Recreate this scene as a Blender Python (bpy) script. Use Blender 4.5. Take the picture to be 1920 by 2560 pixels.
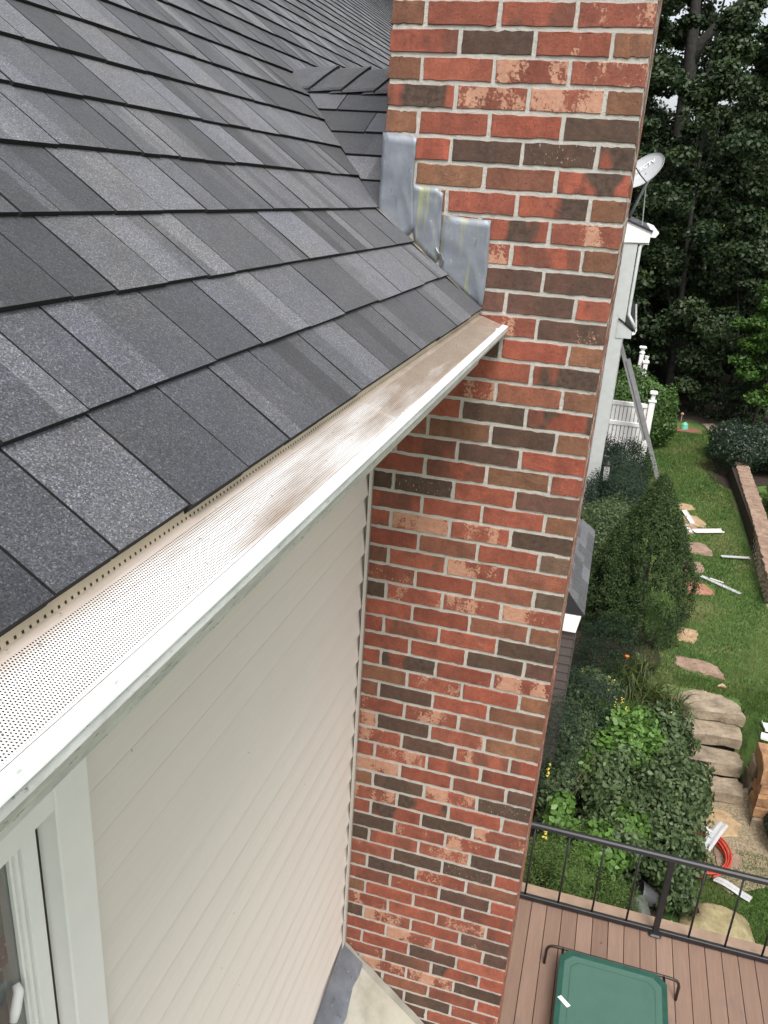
import bpy, math, random
import numpy as np
from mathutils import Vector, Matrix

for _o in list(bpy.data.objects):
    bpy.data.objects.remove(_o)
SC = bpy.context.scene
COL = SC.collection
R = random.Random(11)
NR = np.random.RandomState(5)
IN = 0.0254
CH = 8.0 / 3.0 * IN          # one brick course with its joint

# ------------------------------------------------------------------ camera
CAM = np.array([-2.5191, -.0319, -.4832]); YAW, PITCH, ROLL, FPX = .2563, -.3729, .0659, 2070.5
_f = np.array([math.cos(PITCH) * math.cos(YAW), math.cos(PITCH) * math.sin(YAW), math.sin(PITCH)])
_r = np.cross(_f, [0, 0, 1]); _r /= np.linalg.norm(_r); _u = np.cross(_r, _f)
_rr = math.cos(ROLL) * _r + math.sin(ROLL) * _u; _uu = -math.sin(ROLL) * _r + math.cos(ROLL) * _u
cam_d = bpy.data.cameras.new('camera'); cam = bpy.data.objects.new('camera', cam_d); COL.objects.link(cam)
cam_d.sensor_fit = 'VERTICAL'; cam_d.sensor_height = 36; cam_d.sensor_width = 27
cam_d.lens = FPX / 2560 * 36; cam_d.clip_start = .02; cam_d.clip_end = 900
cam.matrix_world = Matrix(((_rr[0], _uu[0], -_f[0], CAM[0]), (_rr[1], _uu[1], -_f[1], CAM[1]),
                           (_rr[2], _uu[2], -_f[2], CAM[2]), (0, 0, 0, 1)))
SC.camera = cam
def project(p):
    d = np.asarray(p) - CAM; z = d @ _f
    return 960 + FPX * (d @ _rr) / z, 1280 - FPX * (d @ _uu) / z, z

# ------------------------------------------------------------------ sky, sun, exposure
SUN_EL, SUN_AZ = 57.0, 201.0          # azimuth of the sun measured from +X towards +Y
w = bpy.data.worlds.new('World'); SC.world = w; w.use_nodes = True
wn = w.node_tree; wn.nodes.clear()
sky = wn.nodes.new('ShaderNodeTexSky'); sky.sky_type = 'NISHITA'; sky.sun_disc = False
sky.sun_elevation = math.radians(SUN_EL); sky.sun_rotation = math.radians(90 - SUN_AZ)
sky.air_density = 1.0; sky.dust_density = 4.0; sky.ozone_density = 1.0
hs = wn.nodes.new('ShaderNodeHueSaturation'); hs.inputs['Saturation'].default_value = .30
bg = wn.nodes.new('ShaderNodeBackground'); bg.inputs[1].default_value = .145
wo = wn.nodes.new('ShaderNodeOutputWorld')
wn.links.new(sky.outputs[0], hs.inputs['Color']); wn.links.new(hs.outputs[0], bg.inputs[0]); wn.links.new(bg.outputs[0], wo.inputs[0])
sl = bpy.data.lights.new('sun', 'SUN'); sl.energy = 1.5; sl.angle = math.radians(20); sl.color = (1, .96, .90)
so = bpy.data.objects.new('sun', sl); COL.objects.link(so)
_sd = Vector((math.cos(math.radians(SUN_EL)) * math.cos(math.radians(SUN_AZ)),
              math.cos(math.radians(SUN_EL)) * math.sin(math.radians(SUN_AZ)), math.sin(math.radians(SUN_EL))))
so.rotation_euler = _sd.to_track_quat('Z', 'Y').to_euler()
SC.view_settings.view_transform = 'Standard'; SC.view_settings.look = 'None'
SC.view_settings.exposure = 0.72; SC.view_settings.gamma = 1.0; SC.view_settings.use_curve_mapping = False
SC.render.engine = 'CYCLES'
SC.cycles.max_bounces = 6; SC.cycles.diffuse_bounces = 3; SC.cycles.transparent_max_bounces = 12
SC.cycles.use_denoising = True

# ------------------------------------------------------------------ object helpers
def tag(o, label=None, cat=None, group=None, kind=None):
    if label: o['label'] = label
    if cat: o['category'] = cat
    if group: o['group'] = group
    if kind: o['kind'] = kind
    return o
def empty(name, loc=(0, 0, 0)):
    o = bpy.data.objects.new(name, None); o.location = loc; o.empty_display_size = .1
    COL.objects.link(o); return o
def mesh_obj(name, V, F, mat, parent=None, smooth=False, fattr=None, mat2=None, idx2=None):
    me = bpy.data.meshes.new(name)
    me.from_pydata([tuple(v) for v in V], [], F)
    if fattr:
        for k, vals in fattr.items():
            a = me.attributes.new(k, 'FLOAT', 'FACE'); a.data.foreach_set('value', np.asarray(vals, dtype=np.float32))
    me.materials.append(mat)
    if mat2 is not None:
        me.materials.append(mat2); me.polygons.foreach_set('material_index', idx2)
    if smooth: me.polygons.foreach_set('use_smooth', [True] * len(me.polygons))
    o = bpy.data.objects.new(name, me); COL.objects.link(o)
    if parent is not None:
        o.parent = parent
        L = parent.location.copy(); p = parent.parent
        while p is not None: L += p.location; p = p.parent
        if L.length: me.transform(Matrix.Translation(-L))
    return o
def np_mesh(name, V, loops, sizes, mat, parent=None, fattr=None):
    V = np.asarray(V, dtype=np.float32); loops = np.asarray(loops, dtype=np.int32); sizes = np.asarray(sizes, dtype=np.int32)
    me = bpy.data.meshes.new(name)
    me.vertices.add(len(V)); me.vertices.foreach_set('co', V.ravel())
    me.loops.add(len(loops)); me.loops.foreach_set('vertex_index', loops)
    me.polygons.add(len(sizes)); me.polygons.foreach_set('loop_start', np.concatenate([[0], np.cumsum(sizes)[:-1]]).astype(np.int32))
    me.polygons.foreach_set('loop_total', sizes)
    me.update(calc_edges=True)
    if fattr:
        for k, vals in fattr.items():
            a = me.attributes.new(k, 'FLOAT', 'FACE'); a.data.foreach_set('value', np.asarray(vals, dtype=np.float32))
    me.materials.append(mat)
    o = bpy.data.objects.new(name, me); COL.objects.link(o)
    if parent is not None:
        o.parent = parent
        if parent.location.length: me.transform(Matrix.Translation(-parent.location))
    return o
class MB:
    def __init__(s): s.V = []; s.F = []; s.A = []
    def add(s, V, F, a=0.0):
        n = len(s.V); s.V += [tuple(v) for v in V]; s.F += [tuple(i + n for i in f) for f in F]; s.A += [a] * len(F); return s
    def box(s, x0, x1, y0, y1, z0, z1, a=0.0):
        return s.add([(x0, y0, z0), (x1, y0, z0), (x1, y1, z0), (x0, y1, z0), (x0, y0, z1), (x1, y0, z1), (x1, y1, z1), (x0, y1, z1)],
                     [(0, 3, 2, 1), (4, 5, 6, 7), (0, 1, 5, 4), (1, 2, 6, 5), (2, 3, 7, 6), (3, 0, 4, 7)], a)
    def bbox(s, x0, x1, y0, y1, z0, z1, b=.004):
        # box with bevelled vertical and top edges
        V = []
        def ring(z, i): V.extend([(x0 + i + b, y0 + i, z), (x1 - i - b, y0 + i, z), (x1 - i, y0 + i + b, z), (x1 - i, y1 - i - b, z),
                                  (x1 - i - b, y1 - i, z), (x0 + i + b, y1 - i, z), (x0 + i, y1 - i - b, z), (x0 + i, y0 + i + b, z)])
        ring(z0, b); ring(z0 + b, 0); ring(z1 - b, 0); ring(z1, b)
        F = [tuple(range(7, -1, -1)), tuple(range(24, 32))]
        for k in range(3):
            for j in range(8): F.append((k * 8 + j, k * 8 + (j + 1) % 8, (k + 1) * 8 + (j + 1) % 8, (k + 1) * 8 + j))
        return s.add(V, F)
    def tube(s, pts, r, n=8, a=0.0, cap=True):
        pts = [Vector(p) for p in pts]; rs = r if isinstance(r, (list, tuple)) else [r] * len(pts)
        V = []; up = None
        for i, p in enumerate(pts):
            t = (pts[min(i + 1, len(pts) - 1)] - pts[max(i - 1, 0)]).normalized()
            if up is None: up = Vector((0, 0, 1)) if abs(t.z) < .9 else Vector((1, 0, 0))
            u = (up - t * up.dot(t)).normalized(); up = u; v = t.cross(u)
            for k in range(n):
                an = 2 * math.pi * k / n; V.append(p + (u * math.cos(an) + v * math.sin(an)) * rs[i])
        F = []
        for i in range(len(pts) - 1):
            for k in range(n): F.append((i * n + k, i * n + (k + 1) % n, (i + 1) * n + (k + 1) % n, (i + 1) * n + k))
        if cap: F.append(tuple(range(n - 1, -1, -1))); F.append(tuple((len(pts) - 1) * n + k for k in range(n)))
        return s.add(V, F, a)
    def prism(s, prof, x0, x1, axis='x', close=True, a=0.0):
        # prof: list of 2d points; extruded along axis
        def P(t, q):
            return (t, q[0], q[1]) if axis == 'x' else ((q[0], t, q[1]) if axis == 'y' else (q[0], q[1], t))
        n = len(prof); V = [P(x0, q) for q in prof] + [P(x1, q) for q in prof]
        F = [(i, (i + 1) % n, n + (i + 1) % n, n + i) for i in range(n if close else n - 1)]
        if close: F += [tuple(range(n - 1, -1, -1)), tuple(range(n, 2 * n))]
        return s.add(V, F, a)
    def rotz(s, cx, cy, ang):
        c, sn = math.cos(ang), math.sin(ang)
        s.V = [(cx + (x - cx) * c - (y - cy) * sn, cy + (x - cx) * sn + (y - cy) * c, z) for x, y, z in s.V]; return s
    def build(s, name, mat, parent=None, smooth=False, attr=None):
        return mesh_obj(name, s.V, s.F, mat, parent, smooth, {attr: s.A} if attr else None)

# ------------------------------------------------------------------ material helpers
class NT:
    def __init__(s, name):
        s.m = bpy.data.materials.new(name); s.m.use_nodes = True; s.t = s.m.node_tree; s.t.nodes.clear()
        s.out = s.n('ShaderNodeOutputMaterial'); s.b = s.n('ShaderNodeBsdfPrincipled'); s.l(s.b.outputs[0], s.out.inputs[0])
        s.geo = s.n('ShaderNodeNewGeometry'); s.pos = s.geo.outputs['Position']
    def n(s, t, **kw):
        nd = s.t.nodes.new(t)
        for k, v in kw.items(): setattr(nd, k, v)
        return nd
    def l(s, a, b): s.t.links.new(a, b)
    def val(s, x, sock):
        if hasattr(x, 'is_linked') or hasattr(x, 'links'): s.l(x, sock)
        else: sock.default_value = x if not (isinstance(x, tuple) and len(x) == 3 and sock.type == 'RGBA') else (*x, 1)
    def math(s, op, a, b=0.0, c=None, clamp=False):
        nd = s.n('ShaderNodeMath', operation=op, use_clamp=clamp); s.val(a, nd.inputs[0]); s.val(b, nd.inputs[1])
        if c is not None: s.val(c, nd.inputs[2])
        return nd.outputs[0]
    def mapped(s, scale=(1, 1, 1), loc=(0, 0, 0), rot=(0, 0, 0), src=None):
        nd = s.n('ShaderNodeMapping'); s.l(src or s.pos, nd.inputs[0]); nd.inputs['Scale'].default_value = scale
        nd.inputs['Location'].default_value = loc; nd.inputs['Rotation'].default_value = rot; return nd.outputs[0]
    def noise(s, scale, detail=3, rough=.55, vec=None, dist=0.0):
        nd = s.n('ShaderNodeTexNoise'); s.l(vec or s.pos, nd.inputs['Vector']); nd.inputs['Scale'].default_value = scale
        nd.inputs['Detail'].default_value = detail; nd.inputs['Roughness'].default_value = rough; nd.inputs['Distortion'].default_value = dist
        return nd.outputs[0]
    def voro(s, scale, vec=None, out='Color', feature='F1'):
        nd = s.n('ShaderNodeTexVoronoi', feature=feature); s.l(vec or s.pos, nd.inputs['Vector']); nd.inputs['Scale'].default_value = scale
        return nd.outputs[out]
    def ramp(s, x, stops, interp='LINEAR'):
        nd = s.n('ShaderNodeValToRGB'); nd.color_ramp.interpolation = interp; cr = nd.color_ramp
        while len(cr.elements) > 1: cr.elements.remove(cr.elements[-1])
        for i, (p, c) in enumerate(stops):
            if isinstance(c, (int, float)): c = (c, c, c)
            e = cr.elements[0] if i == 0 else cr.elements.new(p)
            e.position = p; e.color = (*c, 1)
        s.l(x, nd.inputs[0]); return nd.outputs[0]
    def mix(s, f, a, b, mode='MIX'):
        nd = s.n('ShaderNodeMix', data_type='RGBA', blend_type=mode); s.val(f, nd.inputs[0]); s.val(a, nd.inputs[6]); s.val(b, nd.inputs[7]); return nd.outputs[2]
    def attr(s, name, typ='GEOMETRY', out='Fac'):
        nd = s.n('ShaderNodeAttribute', attribute_name=name, attribute_type=typ); return nd.outputs[out]
    def sep(s, vec=None):
        nd = s.n('ShaderNodeSeparateXYZ'); s.l(vec or s.pos, nd.inputs[0]); return nd.outputs
    def bump(s, h, strength=.5, dist=.002):
        nd = s.n('ShaderNodeBump'); nd.inputs['Strength'].default_value = strength; nd.inputs['Distance'].default_value = dist
        s.l(h, nd.inputs['Height']); s.l(nd.outputs[0], s.b.inputs['Normal']); return s
    def done(s, col=None, rough=.8, metal=0.0, spec=None):
        if col is not None: s.val(col, s.b.inputs['Base Color'])
        s.val(rough, s.b.inputs['Roughness']); s.val(metal, s.b.inputs['Metallic'])
        if spec is not None: s.b.inputs['Specular IOR Level'].default_value = spec
        return s.m
def plain(name, c, rough=.6, metal=0.0, var=.12, scale=9, bump=.15, spec=None):
    t = NT(name); n = t.noise(scale, 4)
    f = t.ramp(n, [(.3, 0.0), (.7, 1.0)])
    col = t.mix(f, tuple(x * (1 - var) for x in c), tuple(min(1, x * (1 + var)) for x in c))
    t.bump(t.noise(scale * 25, 3), bump, .0006)
    return t.done(col, rough, metal, spec)

def brick_mat(typ):
    t = NT('brick_' + typ.lower())
    A = lambda n: t.attr(n, typ)
    base = t.n('ShaderNodeCombineColor'); t.l(A('br'), base.inputs[0]); t.l(A('bg'), base.inputs[1]); t.l(A('bb'), base.inputs[2])
    seed = A('seed')
    off = t.n('ShaderNodeCombineXYZ'); t.l(seed, off.inputs[0]); t.l(t.math('MULTIPLY', seed, 1.7), off.inputs[1]); t.l(seed, off.inputs[2])
    ad = t.n('ShaderNodeVectorMath', operation='ADD'); t.l(t.pos, ad.inputs[0]); t.l(off.outputs[0], ad.inputs[1]); v = ad.outputs[0]
    c = base.outputs[0]
    mot = t.noise(22, 5, .65, v)
    c = t.mix(.85, c, t.ramp(mot, [(.25, (.60, .66, .72)), (.5, (1, 1, 1)), (.78, (1.3, 1.42, 1.5))]), 'MULTIPLY')
    c = t.mix(.6, c, t.ramp(t.noise(150, 5, .8, v), [(.3, .55), (.7, 1.42)]), 'MULTIPLY')
    c = t.mix(.55, c, t.ramp(t.noise(9, 3, .6, t.mapped((1, 1.8, .5), (4, 4, 4), src=v)), [(.3, (.66, .62, .60)), (.5, (1, 1, 1)), (.7, (1.28, 1.12, 1.0))]), 'MULTIPLY')
    # darker fire-flashed end
    g = t.noise(7.5, 2, .5, t.mapped((1, 1.3, .6), src=v))
    d = t.math('MULTIPLY', t.math('ADD', t.math('MULTIPLY', t.math('SUBTRACT', g, .5), 14), 0.5, clamp=True), A('dark'))
    c = t.mix(d, c, t.ramp(t.noise(60, 4, .6, v), [(.3, (.042, .025, .018)), (.7, (.100, .062, .044))]))
    # cream slurry patches with ragged edges and pin holes
    p1 = t.noise(10, 3, .55, t.mapped((1, 1.0, .55), src=v)); p2 = t.noise(120, 4, .7, v)
    pm = t.math('ADD', p1, t.math('MULTIPLY', t.math('SUBTRACT', p2, .5), .42))
    thr = t.math('SUBTRACT', .74, t.math('MULTIPLY', A('cream'), .28))
    pf = t.math('MULTIPLY', t.math('SUBTRACT', pm, thr), 26, clamp=True)
    cream = t.mix(t.noise(55, 5, .7, v), (.30, .12, .075), (.66, .41, .28))
    c = t.mix(t.math('MULTIPLY', pf, .85), c, cream)
    # white lime specks
    sp = t.math('MULTIPLY', t.math('SUBTRACT', t.noise(260, 2, .5, t.mapped((1, 1, .35), src=v)), t.math('SUBTRACT', .86, t.math('MULTIPLY', A('speck'), .25))), 30, clamp=True)
    c = t.mix(t.math('MULTIPLY', sp, .7), c, (.55, .50, .45))
    # pits
    pit = t.voro(150, v, 'Distance'); pd = t.math('MULTIPLY', t.math('SUBTRACT', .23, pit), 8, clamp=True)
    pmask = t.math('MULTIPLY', pd, t.math('GREATER_THAN', t.noise(40, 2, .5, v), .53))
    c = t.mix(t.math('MULTIPLY', pmask, .6), c, (.05, .025, .018))
    h = t.math('ADD', t.math('MULTIPLY', t.noise(45, 4, .6, v), 1.2), t.math('MULTIPLY', t.noise(420, 3, .6, v), .45))
    h = t.math('SUBTRACT', t.math('ADD', h, t.math('MULTIPLY', pf, .25)), t.math('MULTIPLY', pmask, .7))
    t.bump(h, 1.0, .0026)
    return t.done(c, .86)
M = {}
M['brick'] = brick_mat('OBJECT'); M['brick_far'] = brick_mat('GEOMETRY')

def mk_mortar():
    t = NT('mortar'); n = t.noise(300, 4, .7); m = t.noise(11, 4, .6)
    c = t.mix(m, (.41, .395, .36), (.57, .55, .50)); c = t.mix(.5, c, t.ramp(n, [(.3, .75), (.7, 1.15)]), 'MULTIPLY')
    t.bump(t.math('ADD', n, t.math('MULTIPLY', t.noise(60, 3), 1.5)), 1.0, .003); return t.done(c, .95)
M['mortar'] = mk_mortar()

def shingle_mat(typ):
    t = NT('shingle_' + typ.lower()); tone = t.attr('tone', typ)
    k = t.math('ADD', tone, t.math('MULTIPLY', t.math('SUBTRACT', t.noise(14, 4, .6), .5), .55))
    base = t.ramp(k, [(0.0, (.027, .029, .035)), (.5, (.070, .074, .084)), (1.0, (.148, .154, .168))])
    vc = t.sep(t.voro(640, out='Color')); g = t.ramp(vc[0], [(0, .35), (.45, .78), (.8, 1.2), (.93, 1.7), (1, 2.7)])
    c = t.mix(1.0, base, g, 'MULTIPLY')
    hue = t.ramp(vc[1], [(0, (1.12, 1.0, .86)), (.5, (1, 1, 1)), (1, (.86, .97, 1.18))]); c = t.mix(.55, c, hue, 'MULTIPLY')
    big = t.ramp(t.noise(5, 4, .6), [(.3, (.93, .95, 1.05)), (.7, (1.07, 1.02, .95))]); c = t.mix(1.0, c, big, 'MULTIPLY')
    t.bump(t.math('ADD', vc[2], t.math('MULTIPLY', t.noise(90, 3), .8)), .9, .0014); t.b.inputs['Sheen Weight'].default_value = .20; t.b.inputs['Sheen Roughness'].default_value = .45; return t.done(c, .74, spec=.5)
M['shingle'] = shingle_mat('OBJECT'); M['shingle_far'] = shingle_mat('GEOMETRY')
M['shingle_edge'] = plain('asphalt_felt_edge', (.012, .012, .013), .95)

M['white_pvc'] = plain('white_pvc_trim', (.87, .855, .845), .42, var=.03, bump=.04)
M['white_metal'] = plain('white_painted_aluminium', (.80, .81, .81), .38, var=.04, bump=.05)
def mk_grimy():
    t = NT('white_gutter_front_with_grime'); n = t.noise(16, 6, .75, t.mapped((.7, 1, 2.2))); f = t.ramp(n, [(.42, 0.0), (.62, 1.0)])
    c = t.mix(t.math('MULTIPLY', f, .55), (.74, .745, .74), (.36, .37, .37))
    z = t.sep()[2]; e = t.math('MULTIPLY', t.math('SUBTRACT', t.noise(46, 4, .8, t.mapped((1, 1, 4))), .61), 20, clamp=True)
    c = t.mix(e, c, (.10, .09, .12)); return t.done(c, .5)
M['gutter_face'] = mk_grimy()
M['gutter_in'] = plain('gutter_inside_dirt', (.10, .075, .055), .9, var=.4)
def mk_guard():
    # thin aluminium sheet with a real see-through pattern of round holes in staggered rows
    t = NT('perforated_gutter_guard'); x, y, z = t.sep()
    P = .0031; PY = .0026
    row = t.math('DIVIDE', y, PY); fl = t.math('FLOOR', row); fy = t.math('SUBTRACT', t.math('SUBTRACT', row, fl), .5)
    odd = t.math('MULTIPLY', t.math('MODULO', t.math('ABSOLUTE', fl), 2), .5)
    cx = t.math('ADD', t.math('DIVIDE', x, P), odd); fx = t.math('SUBTRACT', t.math('FRACT', t.math('ADD', cx, 1000)), .5)
    dx = t.math('MULTIPLY', fx, P); dy = t.math('MULTIPLY', fy, PY)
    r = t.math('SQRT', t.math('ADD', t.math('MULTIPLY', dx, dx), t.math('MULTIPLY', dy, dy)))
    hole = t.math('LESS_THAN', r, .00082)
    inband = t.math('MULTIPLY', t.math('GREATER_THAN', y, .3005), t.math('LESS_THAN', y, .3585))
    hole = t.math('MULTIPLY', hole, inband)
    st = t.noise(3.2, 5, .65, t.mapped((.8, 9, 1))); s2 = t.noise(2.1, 3, .6, t.mapped((1, 3, 1), (7, 0, 0)))
    up = t.ramp(x, [(0, 0.0), (1, 1.0)])
    far = t.math('ADD', t.math('MULTIPLY', t.math('ADD', x, 1.45), 1.6), 0.0, clamp=True)
    dirt = t.ramp(t.math('ADD', t.math('ADD', st, t.math('MULTIPLY', s2, .5)), t.math('MULTIPLY', far, .30)), [(.72, 0.0), (1.05, 1.0)])
    band = t.math('MULTIPLY', t.math('ADD', t.math('SUBTRACT', y, .345), t.math('MULTIPLY', t.math('SUBTRACT', st, .5), .03)), 60, clamp=True)
    dirt = t.math('MAXIMUM', dirt, t.math('MULTIPLY', band, .85))
    lipb = t.math('MULTIPLY', t.math('LESS_THAN', y, .3005), far)
    dirt = t.math('MAXIMUM', dirt, t.math('MULTIPLY', lipb, .9))
    c = t.mix(dirt, (.76, .755, .745), t.mix(t.noise(20, 3), (.27, .215, .165), (.42, .35, .28)))
    grit = t.math('MULTIPLY', t.math('SUBTRACT', t.noise(130, 2, .6), .70), 25, clamp=True); c = t.mix(t.math('MULTIPLY', grit, .7), c, (.12, .09, .06))
    rib = t.math('GREATER_THAN', t.math('SINE', t.math('MULTIPLY', y, 2 * math.pi / .0148)), .985)
    c = t.mix(t.math('MULTIPLY', rib, .4), c, (.45, .30, .26))
    t.bump(t.noise(40, 3), .1, .002)
    m = t.done(c, .42); tr = t.n('ShaderNodeBsdfTransparent'); mx = t.n('ShaderNodeMixShader')
    t.l(hole, mx.inputs[0]); t.l(t.b.outputs[0], mx.inputs[1]); t.l(tr.outputs[0], mx.inputs[2]); t.l(mx.outputs[0], t.out.inputs[0])
    return m
M['guard'] = mk_guard()
M['tan_metal'] = plain('tan_drip_edge', (.50, .42, .30), .5, var=.2)
M['dark_slot'] = plain('dark_slot', (.03, .022, .015), .9)
def mk_siding():
    t = NT('beige_vinyl_siding'); n = t.noise(3, 3); g = t.noise(55, 4, .6, t.mapped((.06, 1, 3)))
    c = t.mix(n, (.71, .655, .60), (.75, .69, .635)); c = t.mix(.25, c, t.ramp(g, [(.3, .9), (.7, 1.08)]), 'MULTIPLY')
    sp = t.math('MULTIPLY', t.math('SUBTRACT', t.noise(90, 1, .3, t.mapped((1.5, 1, .5))), .83), 40, clamp=True); c = t.mix(sp, c, (.12, .1, .08))
    t.bump(t.math('ADD', g, t.math('MULTIPLY', t.noise(2.2, 2), 9)), .22, .0012); return t.done(c, .55)
M['siding'] = mk_siding()
def mk_lead():
    t = NT('weathered_lead'); n = t.noise(9, 5, .65); n2 = t.noise(38, 5, .7, t.mapped((1, 1.6, .5)))
    c = t.ramp(n, [(.25, (.15, .165, .195)), (.5, (.205, .225, .26)), (.78, (.30, .325, .36))])
    c = t.mix(t.math('MULTIPLY', t.math('SUBTRACT', n2, .60), 7, clamp=True), c, (.07, .073, .08))
    c = t.mix(t.math('MULTIPLY', t.math('SUBTRACT', t.noise(55, 4, .7, t.mapped((1, 1.2, .7), (3, 1, 2))), .66), 12, clamp=True), c, (.62, .64, .68))
    y = t.sep()[1]; yb = t.math('MULTIPLY', t.math('LESS_THAN', y, .585), 1.0)
    st = t.math('MULTIPLY', t.math('SUBTRACT', t.noise(16, 3, .6, t.mapped((1, 3.2, .22), (0, .35, .2))), .52), 7, clamp=True)
    c = t.mix(t.math('MULTIPLY', t.math('MULTIPLY', st, yb), .6), c, (.36, .37, .13))
    t.bump(t.math('ADD', t.noise(11, 3), t.math('MULTIPLY', n2, .3)), .35, .004); return t.done(c, .48, .35)
M['lead'] = mk_lead()
def mk_cap():
    t = NT('stained_cast_stone'); n = t.noise(7, 6, .65); c = t.ramp(n, [(.3, (.30, .285, .235)), (.5, (.41, .39, .335)), (.7, (.47, .45, .39))])
    y = t.noise(3, 3, .5, t.mapped((1, 1, 1), (2, 3, 1))); c = t.mix(t.math('MULTIPLY', t.math('SUBTRACT', y, .55), 2, clamp=True), c, (.42, .385, .27))
    t.bump(t.noise(120, 4, .7), .6, .002); return t.done(c, .85)
M['cap'] = mk_cap()
M['caulk'] = plain('dirty_caulk', (.27, .25, .21), .8, var=.2)
M['black_metal'] = plain('black_powder_coat', (.016, .016, .018), .42, var=.15, bump=.05)
M['bronze_tube'] = plain('dark_bronze_tube', (.035, .027, .022), .4, .3, var=.15)
def mk_deck():
    t = NT('brown_composite_decking'); tone = t.attr('tone', 'OBJECT'); g = t.noise(30, 5, .7, t.mapped((.12, 2.2, 1)))
    k = t.math('ADD', t.math('MULTIPLY', g, .6), t.math('MULTIPLY', tone, .4))
    c = t.ramp(k, [(.2, (.165, .100, .072)), (.6, (.240, .155, .115)), (.9, (.31, .21, .158))])
    c = t.mix(t.math('MULTIPLY', t.math('SUBTRACT', t.noise(3.5, 4, .6), .58), 3, clamp=True), c, (.15, .11, .095))
    t.bump(g, .3, .001); return t.done(c, .7)
M['deck'] = mk_deck()
def mk_fabric():
    t = NT('green_mesh_fabric'); x, y, z = t.sep()
    a = t.math('SINE', t.math('MULTIPLY', x, 2600)); b = t.math('SINE', t.math('MULTIPLY', y, 2600))
    wv = t.math('MULTIPLY', a, b); c = t.mix(t.noise(6, 3), (.046, .112, .084), (.064, .146, .112))
    c = t.mix(t.math('MULTIPLY', t.math('SUBTRACT', t.noise(11, 4, .7), .62), 2.5, clamp=True), c, (.12, .22, .18))
    c = t.mix(.5, c, t.ramp(t.noise(350, 2), [(.3, .65), (.7, 1.35)]), 'MULTIPLY')
    t.bump(wv, .5, .0006); return t.done(c, .75)
M['fabric'] = mk_fabric()
M['hem'] = plain('green_hem_vinyl', (.010, .065, .045), .6, var=.2)
def mk_ground():
    t = NT('lawn_grass'); x, y, z = t.sep()
    n = t.noise(.9, 5, .6); n2 = t.noise(7, 4, .65); n3 = t.noise(70, 3, .7)
    c = t.ramp(n, [(.3, (.050, .110, .020)), (.5, (.080, .150, .030)), (.60, (.13, .165, .05)), (.72, (.17, .165, .07))])
    c = t.mix(.7, c, t.ramp(n2, [(.25, .62), (.75, 1.4)]), 'MULTIPLY'); c = t.mix(.6, c, t.ramp(n3, [(.25, .5), (.75, 1.5)]), 'MULTIPLY')
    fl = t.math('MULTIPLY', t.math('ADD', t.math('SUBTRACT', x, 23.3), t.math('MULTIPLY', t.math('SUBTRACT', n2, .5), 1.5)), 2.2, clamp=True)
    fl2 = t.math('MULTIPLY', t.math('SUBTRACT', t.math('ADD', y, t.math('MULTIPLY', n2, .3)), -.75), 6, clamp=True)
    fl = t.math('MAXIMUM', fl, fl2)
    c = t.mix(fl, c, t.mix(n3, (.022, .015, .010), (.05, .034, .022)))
    t.bump(t.math('ADD', n3, n2), .9, .02); return t.done(c, .9)
M['ground'] = mk_ground()
M['mulch'] = plain('dark_bark_mulch', (.030, .019, .013), .95, var=.6, scale=22, bump=1.0)
M['gravel'] = plain('tan_pea_gravel', (.25, .20, .13), .9, var=.5, scale=45, bump=1.0)
M['soil'] = plain('red_clay_soil', (.22, .10, .06), .95, var=.3, scale=12, bump=1.0)
def mk_stone(name, a, b, c3, sc=6, attr=True):
    t = NT(name); n = t.noise(sc, 6, .65); n2 = t.noise(sc * 9, 5, .7); c = t.ramp(n, [(.3, a), (.52, b), (.72, c3)])
    c = t.mix(.6, c, t.ramp(n2, [(.25, .6), (.75, 1.35)]), 'MULTIPLY')
    li = t.math('MULTIPLY', t.math('SUBTRACT', t.noise(sc * 2.3, 5, .7, t.mapped((1, 1, 1), (5, 2, 1))), .62), 14, clamp=True)
    c = t.mix(t.math('MULTIPLY', li, .55), c, tuple(x * .3 for x in a))
    t.bump(t.math('ADD', n2, t.math('MULTIPLY', n, 2)), .8, .01); return t.done(c, .88)
M['flag_pink'] = mk_stone('pink_tan_flagstone', (.20, .13, .09), (.30, .205, .15), (.39, .28, .21))
M['flag_tan'] = mk_stone('tan_flagstone', (.30, .21, .12), (.43, .30, .17), (.52, .38, .24))
M['wall_edge'] = mk_stone('pale_wall_stone', (.26, .20, .14), (.40, .33, .25), (.55, .48, .39))
M['step_stone'] = mk_stone('grey_brown_step_stone', (.15, .12, .09), (.30, .24, .17), (.43, .35, .26), 4)
M['orange_stone'] = mk_stone('orange_wall_stone', (.22, .12, .07), (.36, .20, .10), (.52, .30, .14), 7)
M['boulder'] = mk_stone('yellow_lichen_boulder', (.17, .13, .07), (.36, .30, .16), (.50, .44, .28), 3.2)
M['alu'] = plain('dull_aluminium', (.38, .38, .39), .4, .6, var=.15)
M['fibreglass'] = plain('grey_ladder_rail', (.24, .24, .245), .5, var=.15)
M['teal'] = plain('teal_sticker', (.03, .32, .25), .5)
M['dish'] = plain('pale_grey_dish', (.50, .51, .52), .4, var=.05)
M['letter'] = plain('white_lettering', (.88, .88, .88), .5)
M['shaded_siding'] = plain('shade_darkened_wing_wall', (.12, .12, .12), .7)  # wing wall grey darkened to stand in for the shadowed recess under the eave
M['wing_trim'] = plain('pale_grey_corner_trim', (.48, .50, .50), .5, var=.06)
M['bay_wall'] = plain('dark_bay_wall', (.075, .06, .055), .7)
M['red_hose'] = plain('red_plastic_pipe', (.50, .06, .035), .4)
M['bark'] = mk_stone('grey_tree_bark', (.016, .014, .012), (.030, .027, .024), (.052, .048, .042), 9)
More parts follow.
